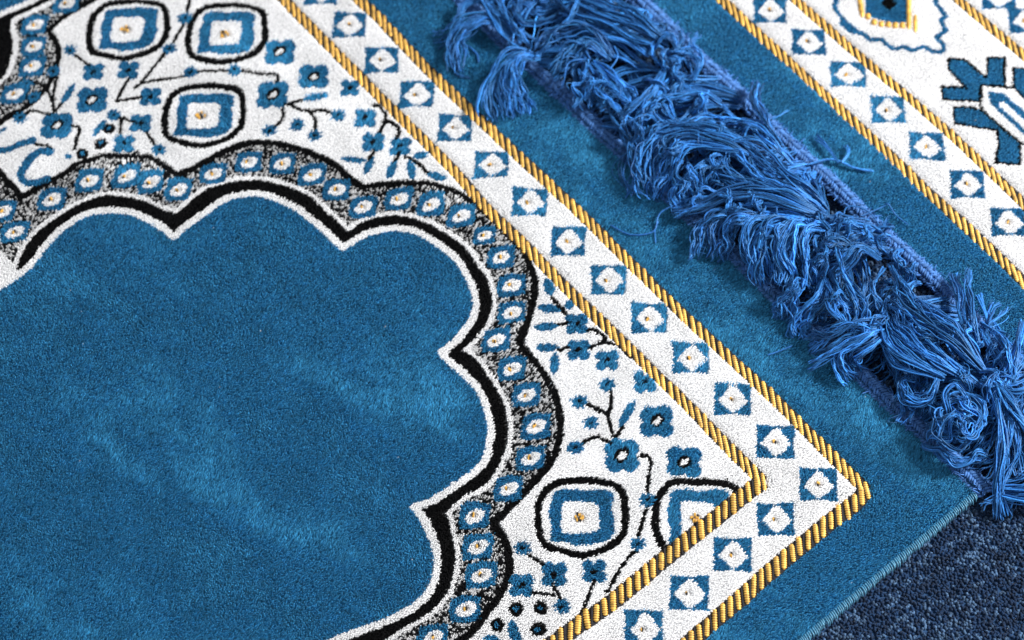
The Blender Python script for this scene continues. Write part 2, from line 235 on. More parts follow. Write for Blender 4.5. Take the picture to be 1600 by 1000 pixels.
('f','B',0,[4243,1811,4235,1801,4234,1783,4238,1766,4246,1753,4249,1753,4256,1764,4258,1781,4255,1799,4246,1811]),
('s','K',1.83,[1009,420,998,428,987,437,976,445,965,455,954,466,944,479,934,492,924,503,914,513,904,522,893,530,880,538,866,546,850,554,833,562,817,570]),
('s','K',1.83,[1050,548,1033,544,1016,539,999,534,983,529,968,524,954,518,940,512,926,506]),
('s','K',1.81,[830,500,825,518,819,535,814,552,808,569]),
('s','K',1.81,[895,696,893,688,892,679,890,670,888,662,885,654,882,645,877,637,869,630,855,622,837,615,818,608,799,601]),
('s','K',1.79,[662,536,657,528,651,520,646,512,638,509,630,509,619,512,609,517,598,524,590,534,581,546,572,560,561,574,547,589,531,604,515,620,498,635]),
('s','K',1.75,[446,686,434,703,421,721,408,738,396,755,385,771,374,787,363,803,352,819]),
('s','K',1.72,[310,880,310,891,310,902,309,913,308,926,304,941,301,956,296,974,289,994,280,1019,269,1047,258,1074,250,1095,246,1108,244,1114,242,1118,241,1123]),
('s','K',1.7,[325,1119,316,1137,308,1156,299,1174,290,1190,280,1204,269,1218,260,1231,252,1243,246,1254,242,1264,238,1275,234,1285]),
('s','K',1.73,[629,1271,607,1266,584,1260,562,1255,539,1250]),
('s','K',1.71,[433,1279,420,1283,406,1287,392,1290,379,1294,368,1299,357,1303,347,1308,336,1312]),
('s','K',1.71,[457,1375,440,1359,424,1344,407,1328,390,1312]),
('s','K',1.91,[1599,283,1582,285,1564,286,1548,288,1532,290,1519,291,1507,293,1495,294,1483,295]),
('s','K',1.9,[1462,359,1456,348,1451,336,1445,324,1440,312]),
('s','K',1.89,[1338,267,1337,260,1336,252,1334,246,1330,240,1323,237,1315,236,1305,235,1295,234,1286,231,1275,228,1266,227,1258,229,1253,236,1249,245,1246,256,1243,267]),
('s','K',1.88,[1263,329,1259,312,1256,295,1252,279,1246,265,1237,253,1226,243,1215,234,1204,227,1193,221,1182,217,1171,214,1158,213,1144,213,1128,214,1112,216,1096,218]),
('s','K',1.88,[1353,449,1347,439,1342,428,1336,417,1330,407]),
('s','K',2.07,[3092,228,3089,223,3086,218,3083,213,3076,210,3065,208,3051,207,3036,208,3022,210,3010,216,2999,224,2988,234,2978,246,2967,260,2957,277,2948,295,2938,312]),
('s','K',2.06,[2974,249,2972,243,2970,236,2967,231,2960,226,2948,222,2932,218,2915,216,2900,219,2888,227,2877,239,2866,253,2856,267]),
('s','K',2.03,[2868,409,2863,421,2858,432,2854,443,2849,454]),
('s','K',2.03,[2764,314,2759,325,2754,336,2748,346,2743,357]),
('s','K',2.03,[2730,300,2716,294,2702,288,2688,283,2671,280,2651,279,2629,280,2606,281,2584,282]),
('s','K',1.73,[3725,615,3708,601,3691,587,3674,573,3659,559,3645,545,3632,530,3620,518,3609,508,3599,501,3589,498,3580,496,3572,497,3565,502,3559,509,3553,517,3547,525]),
('s','K',1.71,[3407,572,3398,551,3389,529,3380,508,3370,486]),
('s','K',1.7,[3397,555,3381,550,3366,545,3350,540,3336,534,3322,528,3310,521,3298,513,3287,504,3278,492,3270,477,3262,463,3252,450,3239,440,3225,432,3209,424,3194,415]),
('s','K',1.7,[3280,501,3265,504,3250,506,3235,508,3220,513,3206,521,3193,530,3180,541,3166,550]),
('s','K',1.7,[3396,597,3383,607,3369,617,3356,627,3346,640,3339,654,3334,671,3331,688,3327,704]),
('s','K',1.79,[4318,527,4299,545,4280,563,4261,581,4242,599]),
('s','K',1.76,[4190,658,4172,690,4154,722,4137,754,4119,785]),
('s','K',1.74,[4095,836,4087,861,4078,886,4069,911,4060,937,4050,964,4039,992,4029,1021,4018,1049]),
('s','K',1.73,[4014,1101,4014,1086,4014,1071,4013,1055,4007,1036,3996,1013,3979,986,3962,960,3947,934,3934,912,3923,891,3912,871,3901,850]),
('s','K',1.74,[3890,792,3861,759,3832,726,3803,692,3774,659]),
('s','K',1.72,[4082,1091,4074,1106,4065,1120,4057,1136,4048,1152,4038,1171,4027,1190,4016,1211,4006,1231]),
('s','K',1.72,[4006,1231,3990,1199,3973,1168,3957,1136,3940,1105]),
('s','K',1.7,[3918,1280,3894,1268,3869,1255,3845,1243,3821,1230]),
('s','K',1.7,[3890,1279,3870,1294,3850,1310,3829,1325,3809,1340]),
('s','K',1.69,[3736,1225,3708,1229,3680,1232,3652,1236,3625,1239]),
('s','K',1.75,[4414,1215,4384,1210,4354,1204,4324,1199,4294,1194]),
('s','K',1.72,[4354,1358,4331,1380,4308,1403,4286,1424,4263,1445,4241,1463,4219,1480,4197,1496,4175,1513]),
('s','K',1.73,[4398,1492,4381,1482,4365,1470,4348,1461,4329,1457,4305,1459,4279,1466,4252,1475,4225,1483]),
('s','K',1.71,[4182,1459,4177,1475,4172,1491,4166,1506,4161,1522]),
('s','K',1.71,[4249,1648,4247,1634,4247,1619,4245,1605,4237,1592,4223,1579,4204,1567,4184,1556,4164,1544]),
('s','K',1.69,[4027,1493,4018,1485,4010,1475,4001,1468,3987,1472,3968,1487,3944,1512,3918,1541,3894,1568]),
('s','K',1.69,[4086,1709,4073,1704,4060,1699,4047,1693,4035,1688,4026,1681,4019,1673,4011,1666,4002,1662,3991,1661,3979,1663,3966,1665,3954,1667]),
('t',13,0,[1050,408]),
('t',14,0,[1050,408]),
('t',13,0,[1073,569]),
('t',14,0,[1073,569]),
('t',13,0,[948,605]),
('t',14,0,[948,605]),
('t',13,0,[896,740]),
('t',14,0,[896,740]),
('t',13,0,[468,666]),
('t',14,0,[468,666]),
('t',13,0,[658,1269]),
('t',14,0,[658,1269]),
('t',13,0,[329,852]),
('t',14,0,[329,852]),
('t',13,0,[321,1318]),
('t',14,0,[321,1318]),
('t',13,0,[3329,732]),
('t',14,0,[3329,732]),
('t',13,0,[3264,601]),
('t',14,0,[3264,601]),
('t',13,0,[3164,405]),
('t',14,0,[3164,405]),
('t',13,0,[3146,570]),
('t',14,0,[3146,570]),
('t',13,0,[4440,1213]),
('t',14,0,[4440,1213]),
('t',13,0,[4217,630]),
('t',14,0,[4217,630]),
('t',13,0,[4104,813]),
('t',14,0,[4104,813]),
('t',13,0,[3906,818]),
('t',14,0,[3906,818]),
('t',13,0,[3753,641]),
('t',14,0,[3753,641]),
('t',13,0,[4311,1538]),
('t',14,0,[4311,1538]),
('t',13,0,[3941,1288]),
('t',14,0,[3941,1288]),
('t',13,0,[3600,1241]),
('t',14,0,[3600,1241]),
('t',13,0,[4385,1362]),
('t',14,0,[4385,1362]),
('t',13,0,[4414,1517]),
('t',14,0,[4414,1517]),
('t',13,0,[4244,1668]),
('t',14,0,[4244,1668]),
('t',15,0,[446,1484]),
('t',16,0,[446,1484]),
('t',15,0,[376,1398]),
('t',16,0,[376,1398]),
('t',15,0,[444,1597]),
('t',16,0,[444,1597]),
('t',15,0,[307,1476]),
('t',16,0,[307,1476]),
('t',15,0,[3883,1358]),
('t',16,0,[3883,1358]),
('t',15,0,[3828,1449]),
('t',16,0,[3828,1449]),
('t',15,0,[3839,1554]),
('t',16,0,[3839,1554]),
('s','B',4.03,[4172,1895,4166,1887,4160,1879,4154,1871,4148,1863,4143,1855,4137,1847,4132,1839,4127,1832,4123,1823,4119,1815,4116,1806,4114,1797,4113,1787,4111,1777,4109,1766,4105,1754,4100,1742,4095,1728,4090,1715,4085,1702]),
('s','B',4.36,[3964,1680,3972,1686,3981,1691,3990,1697,3997,1703,4002,1710,4004,1719,4004,1728,4003,1738,4001,1749,3998,1761,3993,1774,3987,1788,3980,1803,3973,1817,3967,1829,3962,1840,3957,1850,3953,1859,3947,1866,3940,1871,3930,1873,3918,1874,3906,1872,3894,1870,3883,1866,3875,1860,3868,1853,3861,1845,3856,1837,3851,1828,3847,1820,3844,1810,3842,1801,3839,1792,3837,1782]),
('f','B',0,[3891,1635,3875,1639,3862,1634,3854,1624,3855,1611,3857,1609,3872,1605,3886,1609,3895,1618,3894,1632]),
('s','K',1.46,[3664,1333,3669,1358]),
('f','W',0,[4230,130,4088,137,3949,143,3838,147,3691,150,3430,155,3130,159,2822,159,2546,160,2367,172,2228,182,2094,182,1981,179,1904,180,1823,182,1688,185,1540,187,1412,184,1284,181,1140,181,994,181,851,179,708,178,555,180,411,182,294,181,185,179,188,215,190,266,190,355,190,470,193,621,194,770,192,867,190,952,189,1050,191,1148,198,1243,206,1329,209,1390,211,1459,212,1576,212,1706,-189,1215,-189,1088,-188,980,-187,940,-185,898,-182,784,-179,654,-175,552,-172,457,-171,370,-171,281,-171,176,-171,75,-176,-2,-178,-65,-173,-114,-166,-157,-35,-158,90,-160,192,-161,287,-161,366,-163,478,-163,705,-157,950,-150,1120,-149,1265,-149,1408,-150,1539,-152,1652,-154,1762,-156,1882,-156,2007,-155,2140,-153,2277,-150,2429,-147,2568,-145,2654,-145,2735,-146,2858,-143,2995,-142,3129,-146,3264,-152,3408,-159,3537,-165,3611,-162,3686,-160,3817,-165,3966,-172]),
('t',17,0,[3868,-30]),
('t',18,0,[3868,-30]),
('t',17,0,[3595,-14]),
('t',18,0,[3595,-14]),
('t',17,0,[3301,6]),
('t',18,0,[3301,6]),
('t',17,0,[3005,9]),
('t',18,0,[3005,9]),
('t',17,0,[2706,-5]),
('t',18,0,[2706,-5]),
('t',17,0,[2406,-1]),
('t',18,0,[2406,-1]),
('t',17,0,[2103,3]),
('t',18,0,[2103,3]),
('t',17,0,[1796,7]),
('t',18,0,[1796,7]),
('t',17,0,[1496,6]),
('t',18,0,[1496,6]),
('t',17,0,[1196,2]),
('t',18,0,[1196,2]),
('t',17,0,[898,-1]),
('t',18,0,[898,-1]),
('t',17,0,[599,-2]),
('t',18,0,[599,-2]),
('t',17,0,[297,-2]),
('t',18,0,[297,-2]),
('t',17,0,[2,-3]),
('t',18,0,[2,-3]),
('t',17,0,[6,276]),
('t',18,0,[6,276]),
('t',17,0,[5,554]),
('t',18,0,[5,554]),
('t',17,0,[-6,836]),
('t',18,0,[-6,836]),
('t',17,0,[-1,1112]),
('t',18,0,[-1,1112]),
('t',17,0,[3,1391]),
('t',18,0,[3,1391]),
('f','B',0,[3966,-172,3908,-170,3847,-166,3788,-163,3733,-161,3686,-160,3650,-160,3623,-161,3600,-163,3573,-165,3537,-165,3490,-163,3437,-161,3379,-158,3321,-155,3264,-152,3210,-150,3156,-147,3102,-145,3048,-143,2995,-142,2940,-142,2885,-143,2831,-144,2781,-145,2735,-146,2698,-146,2668,-145,2640,-145,2608,-145,2568,-145,2517,-146,2460,-147,2398,-148,2336,-149,2277,-150,2222,-151,2167,-152,2113,-154,2060,-154,2007,-155,1956,-156,1906,-156,1857,-156,1809,-156,1762,-156,1716,-155,1674,-154,1631,-153,1586,-152,1539,-152,1488,-151,1435,-150,1380,-150,1323,-149,1265,-149,1207,-149,1149,-149,1089,-149,1024,-149,950,-150,860,-152,758,-155,653,-158,556,-161,478,-163,423,-163,383,-163,351,-162,321,-162,287,-161,249,-161,211,-161,173,-160,133,-160,90,-160,42,-159,-9,-159,-61,-158,-114,-158,-166,-157,-169,-139,-172,-122,-175,-105,-177,-86,-178,-65,-178,-41,-177,-16,-175,12,-173,42,-171,75,-171,112,-171,154,-171,197,-171,240,-171,281,-171,318,-171,352,-171,387,-171,421,-172,457,-173,495,-174,532,-176,571,-178,611,-179,654,-180,703,-182,756,-183,810,-184,859,-185,898,-186,922,-186,935,-187,944,-188,956,-188,980,-188,1018,-189,1063,-189,1114,-189,1166,-189,1215,-813,1174,-1309,-1302,4256,-1244,4477,-277]),
]
FAR_PATTERN = [
('f','W',0,[2687,-1709,2402,-1634,178,-1559,-138,-1531,-170,-1679,1423,-3431]),
('f','B',0,[3195,-1746,2649,-1651,2602,-1647,2556,-1644,2510,-1640,2460,-1637,2402,-1634,2332,-1631,2250,-1628,2167,-1625,2091,-1623,2032,-1621,1995,-1620,1975,-1620,1961,-1620,1945,-1619,1917,-1618,1875,-1617,1826,-1615,1772,-1613,1718,-1611,1666,-1609,1616,-1607,1567,-1606,1519,-1604,1470,-1603,1422,-1602,1372,-1601,1320,-1599,1269,-1598,1222,-1596,1182,-1595,1153,-1595,1132,-1594,1114,-1594,1093,-1594,1064,-1592,1023,-1590,975,-1586,923,-1583,871,-1580,822,-1577,775,-1576,730,-1575,685,-1575,640,-1574,594,-1574,549,-1573,502,-1572,456,-1571,412,-1569,368,-1568,330,-1566,295,-1564,260,-1562,221,-1559,175,-1556,120,-1552,58,-1547,-8,-1542,-74,-1536,-138,-1531,-596,-1301,38,-997,3255,-1329]),
('t',17,0,[2480,-1777]),
('t',18,0,[2480,-1777]),
('t',17,0,[2193,-1775]),
('t',18,0,[2193,-1775]),
('t',17,0,[1910,-1781]),
('t',18,0,[1910,-1781]),
('t',17,0,[1616,-1780]),
('t',18,0,[1616,-1780]),
('t',17,0,[1320,-1775]),
('t',18,0,[1320,-1775]),
('t',17,0,[1024,-1766]),
('t',18,0,[1024,-1766]),
('t',17,0,[729,-1756]),
('t',18,0,[729,-1756]),
('t',17,0,[434,-1748]),
('t',18,0,[434,-1748]),
('t',17,0,[135,-1734]),
('t',18,0,[135,-1734]),
('t',17,0,[1460,-2756]),
('t',18,0,[1460,-2756]),
('t',17,0,[1253,-2744]),
('t',18,0,[1253,-2744]),
('t',17,0,[966,-2731]),
('t',18,0,[966,-2731]),
('f','B',0,[1344,-2265,1285,-2320,1134,-2316,1139,-2341,1215,-2420,1157,-2486,1029,-2354,1110,-2267,1102,-2244,1043,-2182,1186,-2054,1240,-2105,1151,-2195,1296,-2206]),
('s','K',1.34,[1344,-2265,1285,-2320,1134,-2316,1139,-2341,1215,-2420,1157,-2486,1029,-2354,1110,-2267,1102,-2244,1043,-2182,1186,-2054,1240,-2105,1151,-2195,1296,-2206,1344,-2265]),
('f','B',0,[1112,-2058,1045,-2123,987,-2152,859,-2146,735,-2148,642,-2048,727,-1968,863,-2122,1035,-1979]),
('s','K',1.31,[1112,-2058,1045,-2123,987,-2152,859,-2146,735,-2148,642,-2048,727,-1968,863,-2122,1035,-1979,1112,-2058]),
('f','B',0,[1078,-2469,1032,-2508,933,-2597,742,-2391,908,-2375,993,-2384]),
('s','K',1.34,[1078,-2469,1032,-2508,933,-2597,742,-2391,908,-2375,993,-2384,1078,-2469]),
('f','W',0,[1110,-2267,992,-2378,908,-2375,715,-2361,551,-2184,702,-2155,735,-2148,987,-2152,1021,-2164]),
('s','K',1.1,[1110,-2267,992,-2378,908,-2375,715,-2361,551,-2184,702,-2155,735,-2148,987,-2152,1021,-2164,1110,-2267]),
('f','B',0,[1062,-2260,997,-2316,848,-2312,709,-2306,613,-2203,748,-2205,1006,-2211]),
('s','W',4.01,[950,-2257,793,-2252,654,-2247]),
('f','B',0,[642,-2187,556,-2238,422,-2092,578,-2080]),
('s','K',1.29,[642,-2187,556,-2238,422,-2092,578,-2080,642,-2187]),
('s','B',2.66,[2037,-2133,2029,-2122,2021,-2112,2013,-2101,2004,-2091,1996,-2079,1989,-2067,1980,-2055,1969,-2046,1954,-2040,1936,-2036,1919,-2033,1903,-2029,1891,-2024,1881,-2018,1871,-2012,1858,-2009,1842,-2009,1823,-2011,1805,-2014,1789,-2017,1779,-2021,1772,-2027,1765,-2032,1756,-2036,1743,-2036,1729,-2033,1714,-2032,1701,-2034,1690,-2044,1680,-2058,1670,-2073,1659,-2082,1648,-2085,1636,-2082,1624,-2079,1612,-2078,1600,-2081,1588,-2085,1577,-2090,1568,-2096,1563,-2105,1561,-2115,1558,-2125,1553,-2133,1543,-2139,1530,-2142,1518,-2147,1507,-2154,1500,-2167,1496,-2184,1491,-2200,1484,-2212,1475,-2217,1463,-2216,1451,-2216,1439,-2219,1427,-2228,1415,-2239,1404,-2252,1400,-2265,1402,-2277,1410,-2291,1420,-2303,1431,-2312,1444,-2315,1459,-2313,1473,-2312,1483,-2317,1486,-2330,1485,-2349,1484,-2369,1487,-2384,1499,-2393,1515,-2398,1532,-2403,1544,-2409,1550,-2418,1550,-2430,1551,-2440,1555,-2449,1565,-2455,1578,-2459,1591,-2462,1604,-2465,1614,-2468,1624,-2469,1634,-2472,1645,-2478,1656,-2488,1667,-2502,1679,-2516,1691,-2530]),
('s','B',4.95,[1869,-2010,1804,-2013]),
('f','B',0,[2001,-2294,1852,-2465,1654,-2264,1731,-2188,1791,-2152,1844,-2143]),
('f','K',0,[1842,-2251,1846,-2313,1786,-2316,1780,-2257,1796,-2244]),
]
FIELD_KNOTS = [(4714,1055,0.7),(4706,1264,0.7),(4591,1354,0.7),(4488,1435,0.7),(4397,1605,0.7),(3819,2061,0.7),(3670,2083,0.7),(3713,1831,0.7),(3686,1620,0.7),(3579,1466,0.7),(3464,1394,0.7),(3334,1310,0.7),(3299,1113,0.7),(3241,931,0.7),(3116,806,0.7),(2963,732,0.7),(2808,691,0.7),(2635,652,0.7),(2556,490,0.7),(2422,389,0.7),(2268,318,0.7),(1945,318,0.7),(1788,388,0.7),(1662,491,0.7),(1594,651,0.7),(1422,694,0.7),(1267,736,0.7),(1108,807,0.7),(996,934,0.7),(942,1119,0.7),(937,1328,0.7),(804,1414,0.7),(683,1496,0.7),(600,1658,0.7),(590,1862,0.7),(2101,301,0.7),(4354,912,2),(3984,533,2),(3632,938,2),(605,962,2),(243,556,2),(3868,-30,1),(3595,-14,1),(3301,6,1),(3005,9,1),(2706,-5,1),(2406,-1,1),(2103,3,1),(1796,7,1),(1496,6,1),(1196,2,1),(898,-1,1),(599,-2,1),(297,-2,1),(2,-3,1),(6,276,1),(5,554,1),(-6,836,1),(-1,1112,1),(3,1391,1)]
FAR_KNOTS = [(2480,-1777,1),(2193,-1775,1),(1910,-1781,1),(1616,-1780,1),(1320,-1775,1),(1024,-1766,1),(729,-1756,1),(434,-1748,1),(135,-1734,1),(1460,-2756,1),(1253,-2744,1),(966,-2731,1)]
GOLD = [[(6.17,[4230,130,4135,135,4041,139,3949,143,3873,146,3800,148,3691,150,3526,153,3329,156,3130,159,2927,159,2721,159,2546,160,2419,167,2319,176,2228,182,2137,183,2054,181,1981,179,1926,180,1882,181,1823,182,1737,184,1637,186,1540,187,1454,185,1371,183,1284,181,1189,181,1091,181,994,181,898,180,804,178,708,178,607,179,505,181,411,182,331,182,258,180,185,179]),(7.99,[185,179,187,204,188,228,190,266,190,322,190,391,190,470,192,567,193,675,194,770,193,838,191,894,190,952,190,1017,189,1083,191,1148,195,1211,201,1273,206,1329,208,1372,210,1409,211,1459,212,1533,212,1620,212,1706])],[(6.22,[3966,-172,3868,-167,3769,-162,3686,-160,3631,-161,3591,-164,3537,-165,3455,-162,3360,-157,3264,-152,3174,-148,3084,-144,2995,-142,2904,-142,2814,-144,2735,-146,2677,-145,2630,-145,2568,-145,2479,-146,2377,-148,2277,-150,2185,-152,2095,-154,2007,-155,1923,-156,1841,-156,1762,-156,1688,-155,1616,-153,1539,-152,1453,-150,1361,-150,1265,-149,1169,-149,1068,-149,950,-150,793,-154,619,-159,478,-163,395,-163,341,-162,287,-161,224,-161,160,-160,90,-160,8,-159,-79,-158,-166,-157]),(7.98,[-166,-157,-171,-128,-176,-99,-178,-65,-177,-24,-174,22,-171,75,-171,140,-171,212,-171,281,-171,341,-171,398,-172,457,-174,520,-177,584,-179,654,-181,738,-183,827,-185,898,-186,932,-187,947,-188,980,-188,1047,-189,1131,-189,1215])],[(5.81,[2649,-1651,2571,-1645,2494,-1639,2402,-1634,2278,-1629,2140,-1624,2032,-1621,1980,-1620,1956,-1620,1917,-1618,1843,-1616,1754,-1612,1666,-1609,1584,-1606,1502,-1604,1422,-1602,1337,-1600,1253,-1597,1182,-1595,1138,-1594,1108,-1594,1064,-1592,991,-1588,906,-1582,822,-1577,745,-1575,670,-1575,594,-1574,518,-1572,441,-1570,368,-1568,306,-1565,248,-1561,175,-1556,79,-1549,-30,-1540,-138,-1531])],[(5.51,[2399,-1938,2315,-1935,2232,-1933,2144,-1931,2047,-1929,1945,-1927,1846,-1926,1753,-1924,1662,-1923,1570,-1922,1472,-1923,1373,-1924,1277,-1925,1184,-1924,1094,-1923,1011,-1921,940,-1919,875,-1915,807,-1912,729,-1908,647,-1904,573,-1900,517,-1896,469,-1893,408,-1889,324,-1883,228,-1877,132,-1870])],[(5.7,[1848,-2604,1754,-2598,1661,-2592,1572,-2588,1488,-2585,1409,-2584,1332,-2582,1260,-2581,1190,-2580,1111,-2578,1016,-2573,913,-2567,811,-2562])]]
BARS = [(197.46,-222.45,182.65,-211.11,3.09),(179.68,-242.87,160.55,-223.47,2.9),(166.16,-233.99,157.43,-225.11,2.3),(183,-215.29,180.25,-212.56,3.25),(178.02,-215.12,175.28,-212.39,3.25),(174.65,-217.03,171.92,-214.29,3.24),(171.9,-219.54,169.17,-216.81,3.24),(169.14,-222.06,166.42,-219.31,3.24),(166.69,-224.87,163.98,-222.13,3.24)]
